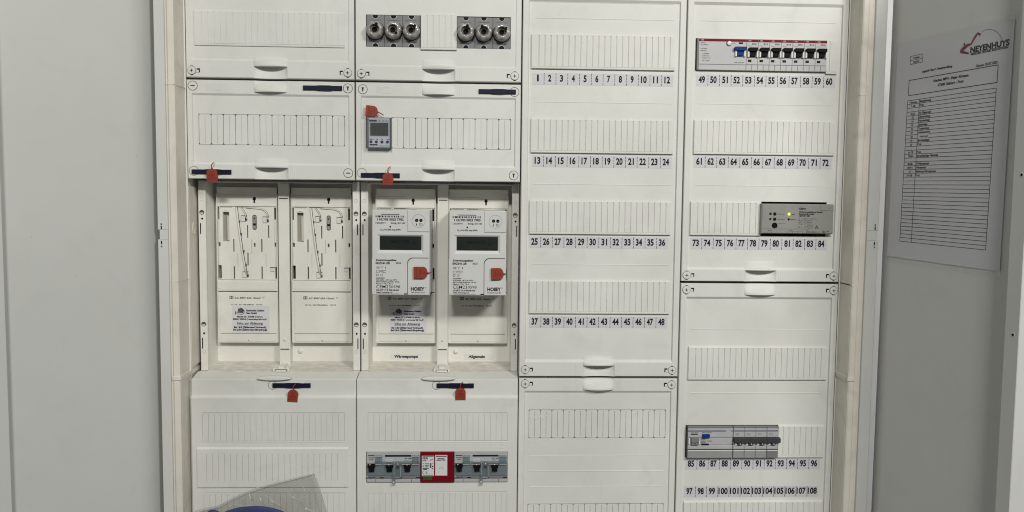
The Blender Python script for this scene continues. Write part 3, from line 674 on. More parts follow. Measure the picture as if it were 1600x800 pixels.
plate('empty slotted meter plate with a printed white sticker, leftmost plate', 25.2, True)
plate('empty slotted meter plate without sticker beside the left bay\'s centre rail', 141.2, False)
plate('meter plate above the Wärmepumpe label, mostly hidden by its meter', 274.2, True)
plate('meter plate above the Allgemein label, mostly hidden by its meter', 389.6, False)

# ================================================================== METERS
def meter(label, x, serial, digits):
    t = thing('electricity_meter', label, 'electricity meter', (x, 342, -20), 'electricity meters')
    w, h = 86.0, 128.2; m = MB(); I = 'ink'; D = -0.12
    hl = [(7.4, 76.6, 37.2, 65.2)]
    out = rr(0, w, 0, h, 2.2, 3)
    # shell: rounded front edge as a ring of four strips round the display well
    m.prism(out, 4.0, 66, 'meter', 0.0)
    n_ = len(out); m.add([(*q, 1.1) for q in out] + [(*q, 4.0) for q in out], [(i, (i + 1) % n_, n_ + (i + 1) % n_, n_ + i) for i in range(n_)], 'meter')
    m.tiles(0.9, w - .9, 0.9, h - .9, 0, 'meter', hl)
    for p, q, r_, s_ in (((0, 0), (w, 0), (w - .9, .9), (.9, .9)), ((w, 0), (w, h), (w - .9, h - .9), (w - .9, .9)), ((w, h), (0, h), (.9, h - .9), (w - .9, h - .9)), ((0, h), (0, 0), (.9, .9), (.9, h - .9))):
        m.quad((*p, 1.1), (*q, 1.1), (*r_, 0), (*s_, 0), 'meter')
    # well sloping in to the display
    a, e, f, g = 7.4, 76.6, 37.2, 65.2; A, E_, F, G = 11.3, 73.4, 39.6, 60.2; dd = 2.3
    for p, q, r_, s_ in (((a, f), (e, f), (E_, F), (A, F)), ((e, f), (e, g), (E_, G), (E_, F)), ((e, g), (a, g), (A, G), (E_, G)), ((a, g), (a, f), (A, F), (A, G))):
        m.quad((*p, 0), (*q, 0), (*r_, dd), (*s_, dd), 'meter')
    m.box(47.6, 70, 125.5, 127.8, -.0, .1, 'meter')
    # printing (the square 2D code is left off)
    m.box(13.6, 40.8, 6.3, 7.5, D, .05, 'inkgrey')
    rnd = random.Random(3); q = 5.2
    while q < 48.6:
        w_ = rnd.choice((.45, .45, .8, 1.2, 1.8)); m.box(q, min(49.2, q + w_), 8.6, 11.4, D, .05, I); q += w_ + rnd.choice((.4, .5, .9, 1.3))
    m.text(serial, 7.6, 47, 16.0, 3.1, D, I, 0.012); m.text('12328791', 5.4, 20, 20.9, 2.2, D, 'inkgrey'); m.text('Eichfg. EH 100', 28, 49.2, 20.9, 2.2, D, I)
    m.disc(27.2, 25.3, 1.3, -.3, 'gap', 14); m.text('R_L=10.000 Imp./kWh', 12.6, 42.6, 30.8, 2.1, D, I, .01)
    m.prism(rr(-.0, 42.2, 71.7, 126.8, 3, 3), -0.06, .02, 'meter')
    m.text('Zweirichtungszähler', 5.4, 36.9, 76.6, 2.5, D, I, .02); m.text('EHZ341-Z8', 5.4, 26.4, 81.4, 2.8, D, I, .02); m.text('2023', 35.5, 43, 81.0, 2.4, D, I, .0)
    for a_, b_, s_ in ((5.8, 11.2, 'OE'), (19.6, 20.8, 'I')): m.text(s_, a_, b_, 88, 2.6, D, 'inkgrey')
    for l_ in ((12.6, 84.6, 14.8, 86.4), (17, 84.6, 14.8, 86.4), (14.8, 86.4, 14.8, 88.4)): m.line(*l_, .5, D, I)
    m.prism([(6.2, 91), (11.4, 91), (11.4, 94.6), (6.2, 94.6)], D, .05, 'inkgrey'); m.box(6.8, 10.8, 91.5, 94.1, D - .05, .05, 'meter')
    for l_ in ((12, 91.2, 21, 91.2), (12, 92.6, 17, 92.6), (15, 94, 20.4, 94)): m.line(*l_, .7, D, 'inkgrey')
    m.box(6.4, 9.6, 96.2, 99.6, D, .05, I); m.box(7, 9, 96.8, 99, D - .05, .05, 'meter'); m.ring(14.2, 98, 1.5, 1.95, D, 'inkgrey', 14, .1); m.line(13, 98, 15.4, 98, .4, D, 'inkgrey')
    for v, s_, e_ in ((103.4, '3x230/400V', 19), (106.2, '0,25-5(60)A  -40°C bis +70°C', 37), (109.0, 'RSO=10.000 Imp/kWh  50 Hz', 41), (111.8, 'Klasse A  I<0,1  RL A', 31)): m.text(s_, 6, e_, v, 1.7, D, I, .012)
    m.text('CEM23', 6.2, 27.5, 117.9, 4.7, D, I, -.005); m.text('0598', 28.6, 41.8, 117.5, 3.9, D, I, -.005)
    m.text('DE MTP 19 B 008 MI-003', 6.3, 39.8, 121.8, 2.3, D, I, .012); m.text('Holley Technology Ltd.', 6.3, 30.7, 124.8, 1.7, D, I, .02); m.box(6.3, 40.7, 125.9, 126.5, D, .02, 'inkgrey')
    m.build('housing', t)
    d = MB(); d.prism(rr(11.2, 73.5, 39.5, 60.3, 1.4, 3), 2.1, 3.2, 'lcd'); 
    d.text(digits, 27, 55, 50.2, 4.6, 2.0, 'lcdseg'); d.box(60, 70, 47, 47.5, 2.0, 2.15, 'lcdseg'); d.text('kWh', 58, 66, 51.5, 2, 2.0, 'lcdseg'); d.build('display', t)
    o = MB(); o.box(52.6, 85.4, 0.3, 32.6, -1.3, .1, 'meter', .8); o.ring(69.4, 16.4, 9.6, 9.9, -1.38, 'inkgrey', 32, .1)
    for q in (66.6, 73.0):
        o.lathe(q, 15.4, [(2.5, -1.2), (2.5, -1.6), (0.01, -1.55)], 'gap', 18, False); o.lathe(q + .3, 16.3, [(1.0, -1.5), (0.6, -1.75), (0.01, -1.75)], 'inkgrey', 10, False)
    o.text('i', 65.6, 67.0, 23.2, 3.6, -1.45, 'ink'); o.box(70.6, 73.4, 19.6, 23.2, -1.45, -1.2, 'inkgrey'); o.box(71.2, 72.8, 20.2, 22.6, -1.5, -1.2, 'meter'); o.line(74.2, 19.6, 75.2, 21.4, .45, -1.45, 'inkgrey'); o.line(75.2, 21.4, 74.2, 23.2, .45, -1.45, 'inkgrey')
    o.build('optical_port', t)
    k = MB()   # terminal lid with a rounded upper corner
    pts = [(53.2, 127.6), (53.2, 81)] + [(61.4 - 8.2 * cos(a_), 81 - 8.4 * sin(a_)) for a_ in (.3, .6, .9, 1.2, pi / 2)] + [(85.2, 72.6), (85.2, 127.6)]
    k.prism([(p[0] - .8, p[1] - 1.3) if p[1] < 90 else (p[0] - .8, p[1]) for p in pts], -0.1, .1, 'inkgrey', 0, False)  # dark offset outline paints the shadow along the lid's upper edge
    k.prism(pts, -0.9, .1, 'meter', .4)
    k.text('HOllEY', 58, 78.6, 121.0, 5.0, -1.02, 'ink', .035); k.ring(80.4, 116.6, .7, 1.05, -1.02, 'ink', 10, .1); k.text('T E C H N O L O G Y', 58, 79.2, 124.8, 1.7, -1.02, 'ink', .02)
    k.build('terminal_lid', t)
    return t
meter('white electricity meter above the Wärmepumpe label, serial ending 7702', 277.6, '1 HLY03 0023 7702', '0002170')
meter('white electricity meter above the Allgemein label, serial ending 7703', 392.6, '1 HLY03 0023 7703', '0000227')

# ================================================================== RED SEALS
seal_tag('red seal hanging over the left bay, from the slit cover without timer', 37.8, 282.8, -4.6, -0.02)
seal_tag('red seal hanging from the blue bar over the bay with the two meters', 299.6, 285.6, -4.6, 0.01)
seal_tag('dark red seal hanging from the blue bar of the lower left cover, turned a little', 156.4, 616.6, -9.6, 0.07, 15.6, 19.6)
seal_tag('red seal hanging from the blue bar above the dark red module', 410.6, 613.6, -9.6, -0.01)
seal_tag('red seal lying sideways on top of the timer', 285.2, 196.2, -5.0, pi / 2 + 0.10, 16.5, 18.6, wire=[(-1, 0, 0), (2, 1.2, -.4), (5.2, 2.8, -.6), (7.0, 3.6, -.3), (7.2, 4.4, 2)])
seal_tag('red seal sticking out sideways on the meter marked Wärmepumpe', 361.4, 435.6, -23.6, pi / 2 - 0.0, 17.5, 21.5, wire=[(-1.5, 0, 0), (1.5, 0.4, -.2), (3.4, .2, 1), (4.2, 0, 6)])
seal_tag('red seal sticking out sideways on the meter marked Allgemein', 475.6, 436.4, -23.6, pi / 2 - 0.03, 17.5, 19.5, wire=[(-1.5, 0, 0), (1.0, 0.4, -.2), (2.4, .2, 1), (2.8, 0, 6)])

# ================================================================== FUSE BLOCKS
def fuse_block(label, x0, v0, angs):
    t = thing('fuse_block', label, 'fuse block', (x0, v0, 0), 'three pole fuse blocks')
    m = MB()
    for k in range(3):
        a = k * 26.85; m.box(a + .12, a + 26.7, 0, 46.2, 1.2, 40, 'greyfuse', .35)
        for v in (0.4, 45.9):
            s_ = 1 if v < 5 else -1
            pts = [(a + 13.4 + 4.1 * cos(q * pi / 10), v + s_ * 4.5 * sin(q * pi / 10)) for q in range(11)]
            m.prism([(a + 13.4 + (p[0] - a - 13.4) * 1.25, v + (p[1] - v) * 1.2) for p in pts], .8, 1.3, 'grey'); m.prism(pts, .55, 1.2, 'black'); m.disc(a + 13.6, v + s_ * 2.2, 1.2, .3, 'bluestripe', 10)
        for v in (7.2, 38.6): m.box(a + 4, a + 22, v, v + .35, .95, 1.3, 'greydark')
        m.ring(a + 13.4, 23.0, 13.2, 13.9, 0.6, 'gap', 36, .6)
    m.build('base', t)
    for k in range(3):
        c = MB(); cx, cv = 13.4 + 26.85 * k, 23.0
        md = lambda th, j, ph=angs[k]: 1 - (0.13 * (0.5 + 0.5 * cos(7 * (th - ph + .45))) ** 2 if 2 <= j <= 4 else 0)
        c.lathe(cx, cv, [(13.0, 0.8), (13.0, -5.0), (12.5, -10), (11.9, -12.2), (10.6, -13.4), (8.2, -13.9), (7.3, -13.8), (6.85, -13.2)], 'fusecap', 48, True, md, False)
        c.lathe(cx, cv, [(6.9, -13.4), (6.2, -9.4), (3.9, -8.6)], 'fusecup', 28, True, None, False); c.lathe(cx, cv, [(3.9, -9.1), (3.5, -11.0), (3.0, -10.9), (2.9, -8.0), (0.01, -7.5)], 'gap', 18, True)
        th = angs[k]; px, pv = cx + 7.6 * cos(th), cv + 7.6 * sin(th)
        c.lathe(px, pv, [(2.2, -12.6), (2.2, -14.2), (0.01, -14.0)], 'gap', 14, False)
        c.build('screw_cap', t)
    return t
fuse_block('grey block of three round fuse caps left of the centre blanking piece', 267.2, 52.3, (-1.15, 0.85, -0.75))
fuse_block('grey block of three round fuse caps right of the centre blanking piece', 402.2, 52.8, (-1.25, -1.9, -0.62))

# ================================================================== TIMER
t = thing('time_switch', 'small grey digital timer with four blue buttons', 'timer', (268.2, 203.8, -6))
m = MB(); m.box(0.4, 36.6, 0.3, 46.8, 0.6, 30, 'greyteal', .5); m.box(3.4, 34.6, 1.6, 45.4, -1.2, .7, 'grey', .5)
m.box(4, 33, 2.2, 3.6, -1.4, -1, 'whitish'); m.box(4, 15, 4.2, 6.8, -1.4, -1, 'bluestripe'); 
for q in (19, 24.8, 30): m.disc(q, 5.8, .8, -1.4, 'inkgrey', 8)
m.box(3.6, 34.2, 29.2, 45.2, -2.0, -1.0, 'label', .4)
m.text('MENU', 4.4, 10.4, 33.8, 1.4, -2.12, 'ink'); m.prism([(14.8, 33.1), (17.0, 32.0), (17.0, 34.2)], -2.12, -2, 'bluestripe'); m.prism([(22.4, 32), (24.4, 33.1), (22.4, 34.2)], -2.12, -2, 'bluestripe'); m.text('OK', 30, 34, 33.8, 1.4, -2.12, 'ink')
m.box(4.6, 16.4, 40.4, 42.4, -2.2, -1.9, 'gap'); m.box(19, 33.6, 42, 44.2, -2.2, -1.9, 'grey', .1)
m.build('housing', t)
m = MB(); m.box(5.6, 32.2, 8.6, 27.6, -2.2, -1.0, 'lcdgreen', .4); m.text('21:36', 11, 27, 22, 7, -2.32, 'lcdink'); m.build('display', t)
b0 = MB(); b0.lathe(0, 0, [(2.15, 0.2), (2.1, -0.8), (1.7, -1.1), (0.01, -1.2)], 'bluestripe', 18); bt = b0.build('button', t, None, (6.6, 36.9, -2.0))
for q in (14.6, 23.0, 31.2): copy_part(bt, t, (q, 36.9, -2.0))
m = MB(); m.rbox(0.9, 36.2, 0.8, 46.5, -4.0, -3.4, 'clearbox', 1.2, .3)
for p in ((1.0, 1.9, 1, 46.4), (35.2, 36.1, 1, 46.4)): m.box(p[0], p[1], p[2], p[3], -3.4, .6, 'clearbox')
m.box(2, 35, .9, 1.8, -3.4, .6, 'clearbox'); m.box(2, 35, 45.4, 46.3, -3.4, .6, 'clearbox')
m.box(36.2, 36.9, 0.6, 46.6, -3.0, .6, 'greydark')
m.build('clear_cover', t)

# ================================================================== BREAKERS, UPPER RIGHT ROW
def toggle(parent, cx, v, m_, w=14.2, wide=True):
    g = MB(); g.box(cx - 7.6, cx + 7.6, v + 3.4, v + 14.4, -.6, .2, 'greyfuse'); 
    for s_ in (-1, 1):
        xs_ = sorted((cx + s_ * 5.4, cx + s_ * 8.0)); g.rbox(xs_[0], xs_[1], v + 4.4, v + 14.2, -3.6, .1, 'whitish', .9, .5)
    g.build('toggle_guard', parent)
    k = MB(); k.prism([(cx - w / 2 - .5, v + 1.4), (cx - w / 2 + .8, v), (cx + w / 2 - .5, v), (cx + w / 2 - .5, v + 4.2), (cx + 4.2, v + 5.8), (cx - 5.2, v + 5.8), (cx - w / 2 - .5, v + 4.4)], -6.5, -.4, m_, .5)
    k.prism([(cx - 5.6, v + 5.0), (cx + 4.0, v + 5.0), (cx + 3.8, v + 13.0), (cx - 5.3, v + 13.0)], -3.4, -.4, m_, .4)
    k.box(cx - 5, cx + 3.6, v + 8.6, v + 9.0, -3.5, -3.2, m_)
    k.build('toggle', parent)
t = thing('residual_current_breaker', 'wide grey breaker with a blue toggle and white test button, left of seven narrow ones', 'circuit breaker', (766.0, 78.4, -2.4))
m = MB(); m.box(0, 4.2, 0, 46.6, .8, 45, 'greyfuse', .4); m.box(2.4, 75.4, 0, 38.4, 0, 45, 'greyabb', .4); m.box(2.4, 75.4, 38.5, 46.8, .6, 45, 'greyabb', .6)
m.box(2.6, 75.2, .4, 4.2, -.15, .2, 'redstripe'); m.text('ABB', 5.2, 9.6, 3.2, 1.9, -.28, 'label', -.03)
for v, e, s_ in ((7.2, 12, 'FH204'), (10, 16.5, 'AC-40/0,03'), (15.6, 15, 'In=40A'), (18.8, 14, 'I∆n=0,03A'), (23.4, 19, 'Un 230/400V~'), (26.6, 18, 'Im 500A  50Hz'), (29.8, 20, 'Inc 6000  T60'), (33.6, 19, '-25  IP20')): m.text(s_, 5 if v < 20 else 7.5, e, v, 1.3, -.1, 'inkgrey')
m.box(63.4, 69.6, 4.9, 7.3, -.25, 0, 'gap'); m.box(52, 58.6, 6.6, 7.0, -.1, 0, 'inkgrey'); m.text('ABB 2CSF204', 57, 72, 36, 1.3, -.1, 'inkgrey')
m.build('housing', t)
m = MB(); m.lathe(48.2, 7.0, [(4.1, 0.1), (4.1, -.3), (3.5, -.3)], 'gap', 22, False); m.lathe(48.6, 6.7, [(3.5, 0), (3.3, -1.3), (2.8, -1.6), (0.01, -1.7)], 'whitish', 22); m.build('test_button', t)
toggle(t, 65.4, 12.4, 'blue', 18.6)
mcb = None
for k in range(7):
    lab = 'narrow grey breaker with black toggle above number %d' % (53 + k)
    g_ = 'narrow breakers with black toggles in the upper right row'
    if mcb is None:
        t = thing('circuit_breaker', lab, 'circuit breaker', (841.6, 78.4, -2.4), g_); mcb = t
        m = MB(); m.box(.1, 17.5, 0, 38.0, 0, 45, 'greyabb', .4); m.box(.1, 8.7, 38.2, 46.8, .6, 45, 'greyabb', .5); m.box(9.0, 17.5, 38.2, 46.8, .6, 45, 'greyabb', .5)
        m.box(.3, 17.3, .4, 4.2, -.15, .2, 'redstripe'); m.text('ABB', 2.4, 6.8, 3.2, 1.9, -.28, 'label', -.03)
        m.text('B16', 8.4, 15, 8.2, 2.4, -.1, 'inkgrey'); m.box(2, 8, 9.6, 10, -.1, 0, 'inkgrey'); m.box(2.6, 7.8, 30.6, 34.0, -.3, 0, 'gap'); m.box(4.2, 6.4, 31.8, 32.8, -.36, 0, 'redstripe')
        m.build('housing', t); toggle(t, 9.2, 13.2, 'black')
        kids = list(t.children)
    else:
        t = mcb.copy(); C.objects.link(t); t.location = W3(841.6 + 17.75 * k, 78.4, -2.4); t['label'] = lab
        for c_ in kids: copy_part(c_, t)

# ================================================================== DOOR STATION POWER SUPPLY
t = thing('control_unit', 'grey control unit with one glowing yellow green light', 'control unit', (870.4, 326.6, -7.5))
m = MB(); m.box(0, 112.4, 0.6, 46.6, 2.0, 50, 'greygira', .5); m.box(1.4, 113.2, 1.2, 46.0, 0, 4, 'greygira', .8); D = -.12
m.box(0.2, 1.6, 0.6, 46.6, .4, 3, 'greyfuse')
m.text('GIRA', 58.6, 70, 9.2, 2.8, D, 'ink', .01); m.text('Türkommunikations-System', 58.8, 96, 13.8, 2.1, D, 'ink', .02); m.text('Steuergerät Audio', 58.8, 83, 16.9, 2.1, D, 'ink', .02); m.text('1287 00 / I00', 58.8, 76, 20.0, 2.1, D, 'ink', .02)
for v, s_, e in ((24.2, 'In:   AC 230 V ~ 50/60 Hz', 87), (26.8, 'BUS:  DC 26 V', 79), (29.4, 'OUT:  12 V 300 mA', 80), (32.0, 'Tamb:  -5 / +45', 77)): m.text(s_, 58.4, e, v, 1.5, D, 'inkgrey')
m.text('0 1', 58.4, 64, 37, 1.6, D, 'inkgrey')
m.ring(69, 35.8, 2.0, 2.5, D, 'inkgrey', 3, .1); m.box(72.4, 81, 33.4, 37.6, D, .05, 'inkgrey'); m.box(72.9, 80.5, 33.9, 37.1, D - .05, .05, 'greygira'); m.line(73.4, 36.8, 80, 34.2, .4, D - .08, 'inkgrey')
m.prism([(87.4, 33.2), (90.4, 38), (84.4, 38)], D, .05, 'ink'); m.prism([(87.4, 35), (88.8, 37.4), (86, 37.4)], D - .05, .05, 'greygira')
m.line(3, 39.2, 76, 39.2, .4, D, 'inkgrey'); m.text('TR BUS', 11, 17, 42.2, 1.3, D, 'inkgrey'); m.text('ZV', 44, 50, 42.0, 1.4, D, 'inkgrey')
for a, e in ((10, 17.6), (42, 50), (50, 58), (58, 65.6)):
    for l_ in ((a, 42.6, e, 42.6), (a, 42.6, a, 45.8), (e, 42.6, e, 45.8)): m.line(*l_, .3, D, 'inkgrey')
m.text('Gira', 71, 74, 41.8, 1.2, D, 'inkgrey'); m.text('Giersiepen GmbH & Co. KG', 71, 88, 43.6, 1.2, D, 'inkgrey'); m.text('Postfach 1220  42461 Radevormwald', 71, 93, 45.2, 1.2, D, 'inkgrey')
for q in range(4): m.box(96.6 + q * 1.3, 97.3 + q * 1.3, 41.4, 45, D, .05, 'ink' if q % 2 else 'inkgrey')
m.box(103.4, 106.6, 41.6, 43.4, D, .05, 'inkgrey')
m.box(92.4, 92.8, 1.4, 10.4, D, .05, 'inkgrey'); m.box(92.4, 113, 10.2, 10.6, D, .05, 'inkgrey'); m.disc(107, 7, .6, D, 'ink', 8)
for v in (16.4, 24.4): m.line(25.6, v, 37, v, .8, D, 'inkgrey')
m.line(26.6, 31, 38, 31, .5, D, 'inkgrey'); m.text('Betrieb', 47.0, 52.6, 17.2, 1.5, D, 'ink'); m.text('Störung', 46, 54, 25.2, 1.5, D, 'ink')
m.build('housing', t)
m = MB()
for q, v, r in ((14.4, 16.1, 1.5), (21.2, 16.3, 2.2), (14.4, 24.1, 1.4), (21.2, 24.3, 2.2), (43.2, 24.4, 1.4)): m.lathe(q, v, [(r + .4, -.12), (r, -.2), (r * .8, .3 - .5), (0.01, -.25)], 'gap', 16, False)
m.build('button', t)
m = MB(); m.lathe(21.3, 33.6, [(4.1, .1), (4.1, -1.2), (3.4, -1.6), (2.6, -1.6), (2.4, -.8), (0.01, -.8)], 'black', 24, False); m.box(23.4, 25.4, 34.6, 36.6, -1.5, 0, 'black'); m.build('rotary_knob', t)
m = MB(); m.lathe(43.4, 16.4, [(2.3, .05), (2.1, -.6), (1.3, -1.0), (0.01, -1.1)], 'led', 18); m.build('indicator_light', t)

# ================================================================== BREAKERS, LOWER RIGHT ROW
def ribbed(m, a, e, lower='greyteal'):
    m.box(a, e, 0.4, 3.6, 1.4, 45, 'greyfuse', .3); m.box(a, e, 3.2, 17.0, .4, 45, 'grey', .7); m.box(a + .4, e - .4, 6.2, 7.6, .25, .6, 'bluestripe')
    m.box(a, e, 17.2, 29.6, 2.2, 45, 'grey', .3); m.box(a, e, 30.0, 36.4, .2, 45, 'grey', 1.0); m.box(a + .2, e - .2, 36.5, 37.6, 1.0, 45, 'greydark'); m.box(a, e, 37.4, 50.4, 0.0, 45, lower, .8)
    m.box(a + .4, e - .4, 37.5, 38.7, -.15, .2, 'whitish')
t = thing('residual_current_breaker', 'wide grey breaker with a blue test button, left in the lower row', 'circuit breaker', (766.2, 676.6, -5))
m = MB(); ribbed(m, .4, 71.8); m.box(-.8, .5, 0, 50.4, 1.2, 45, 'greydark'); m.box(5, 16, 11.2, 12.8, .1, .6, 'gap'); m.box(22.4, 34, 27.6, 29.6, .2, 2.5, 'gap'); m.lathe(40, 23.2, [(.1, 2.2), (.1, 2.1)], 'grey', 6)
m.text('hager', 60.6, 69.6, 7.4, 1.4, .15, 'whitish'); m.text('R 40A 30mA', 5, 17, 10, 1.2, .25, 'inkgrey'); m.text('TEST monatlich', 22, 38, 10, 1.2, .25, 'inkgrey')
for s_, a, e, v in (('40A', 21, 29, 21.4), ('0,03A', 21, 29.8, 24.4), ('230V', 31.6, 40, 24.4), ('10000', 21, 29, 27.0)): m.text(s_, a, e, v, 1.7, 2.05, 'inkgrey')
m.build('housing', t)
m = MB(); m.rbox(22.6, 35, 11.6, 18.0, -1.4, .6, 'blue', 1.2, .5); m.build('test_button', t)
m = MB(); m.box(5.2, 17.2, 16.4, 24.6, -4.0, 2.2, 'greyfuse', .6); m.box(6.0, 11, 24, 29, -2.2, 2.2, 'greyfuse', .4); m.box(11.6, 16.8, 24, 29, -2.2, 2.2, 'greyfuse', .4); m.box(1.6, 4.4, 19, 28.4, -.4, 2.2, 'whitish', .4); m.box(17.6, 20, 23.4, 28.4, -.4, 2.2, 'whitish', .4); m.build('toggle', t)
def hmcb(label, x, n, w):
    t = thing('circuit_breaker', label, 'circuit breaker', (x, 676.6, -5))
    m = MB()
    for k in range(n):
        a = k * 17.7; ribbed(m, a + .12, a + 17.6, 'greyteal' if n > 1 else 'greyfuse'); m.text('C16', a + 3, a + 9, 12.6, 1.7, .25, 'inkgrey')
        m.box(a + 2.6, a + 6, 25, 29.4, -.6, 2.3, 'whitish', .4); m.box(a + 13.6, a + 17, 25, 29.4, -.6, 2.3, 'grey', .4)
    m.build('housing', t)
    m = MB(); m.rbox(.2 if n > 1 else -.6, n * 17.7 + (2.6 if n == 1 else -.2), 17.0, 24.8, -5.0, 2.2, 'greydark', 1.0, .7)
    for k in range(n): m.box(k * 17.7 + 6.4, k * 17.7 + 13.4, 24.6, 29.2, -2.4, 2.2, 'greydark', .4); m.box(k * 17.7 + 9.6, k * 17.7 + 11.2, 24.9, 28.6, -2.7, -2.2, 'grey')
    m.build('toggle', t)
hmcb('three pole breaker with one long dark grey toggle bar', 838.8, 3, 53)
hmcb('single narrow breaker at the right end of the lower row', 892.2, 1, 17.7)

# ================================================================== MAIN BREAKERS AND SURGE ARRESTER
def main_breaker(label, x):
    t = thing('main_breaker', label, 'circuit breaker', (x, 713.8, -12), 'three pole main breakers'); m = MB()
    w = 82.0
    m.box(0, w, 0, 4.0, 1.2, 45, 'grey', .4); m.box(0, w, 4.0, 18.4, .4, 45, 'grey', .5); m.box(0, w, 18.6, 37.6, 1.8, 45, 'greyteal', .4); m.box(0, w, 37.8, 42.6, .6, 45, 'greyfuse', .6); m.box(0, w, 42.8, 48.0, 1.0, 45, 'grey', .7)
    m.box(28, 68, 4.6, 7.4, .2, .6, 'bluestripe'); m.box(2, 12, 5, 6.2, .25, .6, 'ink'); m.text('HTS 363E', 3, 11, 9.8, 1.7, .25, 'ink'); m.text('E 63A', 4, 10, 12.6, 1.6, .25, 'ink'); m.text('400V 25000', 58, 68, 11, 1.6, .25, 'ink'); m.text('SLS 63A', 30, 40, 12, 1.5, .25, 'whitish')
    m.text('hager', 3, 9, 40.8, 1.6, .45, 'ink'); m.text('E63', 9.8, 13, 40.8, 1.6, .45, 'ink')
    for k in range(3): m.box(19.6 + 28 * k, 26 + 28 * k, 39.8, 41.2, .35, .7, 'gap')
    for k in range(3):
        a = 27.4 * k; m.box(a + 27.3, a + 27.5, 18.6, 37.5, 1.6, 2, 'greydark'); m.box(a + 13.5, a + 14, 43, 47.6, .8, 1.2, 'greydark')
    m.build('housing', t)
    k0 = MB(); k0.prism([(0, 0), (11.6, 0), (11.4, 4.2), (10.2, 5.4), (10.0, 11.2), (1.8, 11.2), (1.6, 5.4), (.2, 4.2)], -3.4, 2, 'black', .5); tg = k0.build('toggle', t, None, (1.6, 19.0, 0))
    for k in (1, 2): copy_part(tg, t, (1.6 + 27.4 * k, 19.0, 0))
    c = MB()    # clear sealing hood clipped over the toggles, with its tail
    c.box(13, 24, 5, 19, -3.0, .3, 'clearcap', .6); c.box(69, 81, 5, 19, -3.0, .3, 'clearcap', .6); c.box(13, 81, 14.4, 18.8, -2.2, .3, 'clearcap', .4)
    for q in (15.5, 19.5, 72, 77): c.box(q, q + 1.4, 5.6, 13, -4.2, -3.0, 'clearcap', .3)
    c.box(41.6, 52.6, 15.0, 40.0, -3.4, 1.6, 'clearcap', .6); c.box(45.4, 50, 20.6, 24.4, -3.8, -3.3, 'greydark', .2); c.lathe(48, 17.8, [(1.0, -3.4), (.8, -3.8), (.01, -3.9)], 'whitish', 10)
    c.box(38.6, 44, 37, 50.6, -3.4, .4, 'clearcap', .6); c.lathe(41.4, 46.4, [(1.2, -3.4), (1, -3.8), (.01, -3.9)], 'whitish', 10)
    c.box(0.2, 81.8, 19.5, 37.0, -.4, 0.0, 'clearcap', .2)
    for q, v, l_, h_ in ((13.4, 5.2, 10, .5), (69.4, 5.2, 11, .5), (30, 13.4, 10, .6), (60, 9.6, 5, .5), (13.4, 18.4, 10.4, .6), (69.6, 18.4, 11, .6), (26, 18.5, 14, .4), (54, 18.5, 13, .4), (.6, 36.4, 1.6, 1.6), (41.8, 39.2, 10, .5), (39, 50, 4.6, .5), (42, 15.2, .6, 20), (52, 22, .5, 16)):
        c.box(q, q + l_, v, v + h_, -4.4 if v < 14 else -3.6, -3.2 if v < 14 else -2.4, 'edgeglint', .1)  # pale slivers painted as glints on the clear hood
    for q in (5.4, 34.2, 62.0): c.lathe(q, 18.9, [(.9, -3.2), (.7, -3.8), (.01, -3.9)], 'whitish', 10)
    c.build('clear_hood', t)
    return t
main_breaker('three pole main breaker with a clear hood, left of the dark red module', 267.6)
main_breaker('three pole main breaker with a clear hood, right of the dark red module', 402.0)
t = thing('surge_arrester', 'dark red module with two white printed labels', 'surge arrester', (350.2, 713.8, -13.0))
m = MB(); m.box(0, 51.4, 0, 48, 0, 45, 'crimson', .7); m.box(4, 17.6, 37.6, 43.6, -.15, .2, 'green'); m.box(5, 17, 39.8, 40.6, -.25, .1, 'tagdark'); m.build('housing', t)
m = MB(); m.box(2.0, 20.6, 5.6, 37.4, -.35, .1, 'sticker'); D = -.48; I = 'ink'
m.text('DEHN', 3, 11, 10.8, 3.0, D, 'logored', .02); m.text('DVZP 1', 3, 10.4, 14.0, 2.2, D, I, .01); m.line(14, 12.6, 19.4, 10.6, 1.0, D, 'inkgrey'); m.box(3, 20, 6.2, 7.2, D, -.3, 'inkgrey')
for v, a, e in ((18, 3.4, 5), (18, 6.4, 13), (20.4, 3.4, 4.6), (20.4, 6.4, 13.4), (22.8, 3.2, 5.2), (22.8, 6.6, 12), (25.2, 3, 12.6), (27, 4, 10)): m.box(a, e, v - .6, v + .6, D, -.3, 'ink' if a < 6 else 'inkgrey')
m.box(14.4, 16.6, 17, 24.6, D, -.3, 'inkgrey'); m.disc(18.6, 22.2, 1.2, D, I, 10, .1); m.disc(18.6, 25.6, .9, D, I, 10, .1); m.box(17.4, 19.8, 17.6, 18.4, D, -.3, 'inkgrey')
m.ring(5.2, 31.6, 1.9, 2.5, D, I, 18, .1); m.box(6.0, 8, 29, 34.2, D - .03, -.3, 'sticker'); m.ring(10, 31.6, 1.9, 2.5, D, I, 18, .1); m.box(10.8, 12.8, 29, 34.2, D - .03, -.3, 'sticker'); m.box(8, 10.4, 31.3, 31.9, D - .06, -.3, I)
m.box(3, 19.8, 35.6, 36.6, D, -.3, 'inkgrey')
m.build('label_plate', t, 'white label with dense small print and a CE mark')
m = MB(); m.box(22.4, 41, 4.4, 36.6, -.35, .1, 'sticker'); m.box(23.4, 40, 5.6, 7.0, D, -.3, 'logored'); m.text('Spannungs-', 26, 37, 10.6, 1.9, D, I, .015); m.text('Ableiter Typ 1', 24, 39, 13.0, 1.7, D, I, .015); m.line(28, 25.2, 32, 24.4, .5, D, 'inkgrey'); m.line(32, 24.4, 36, 25.2, .5, D, 'inkgrey'); m.build('label_plate', t, 'white label that is mostly blank')

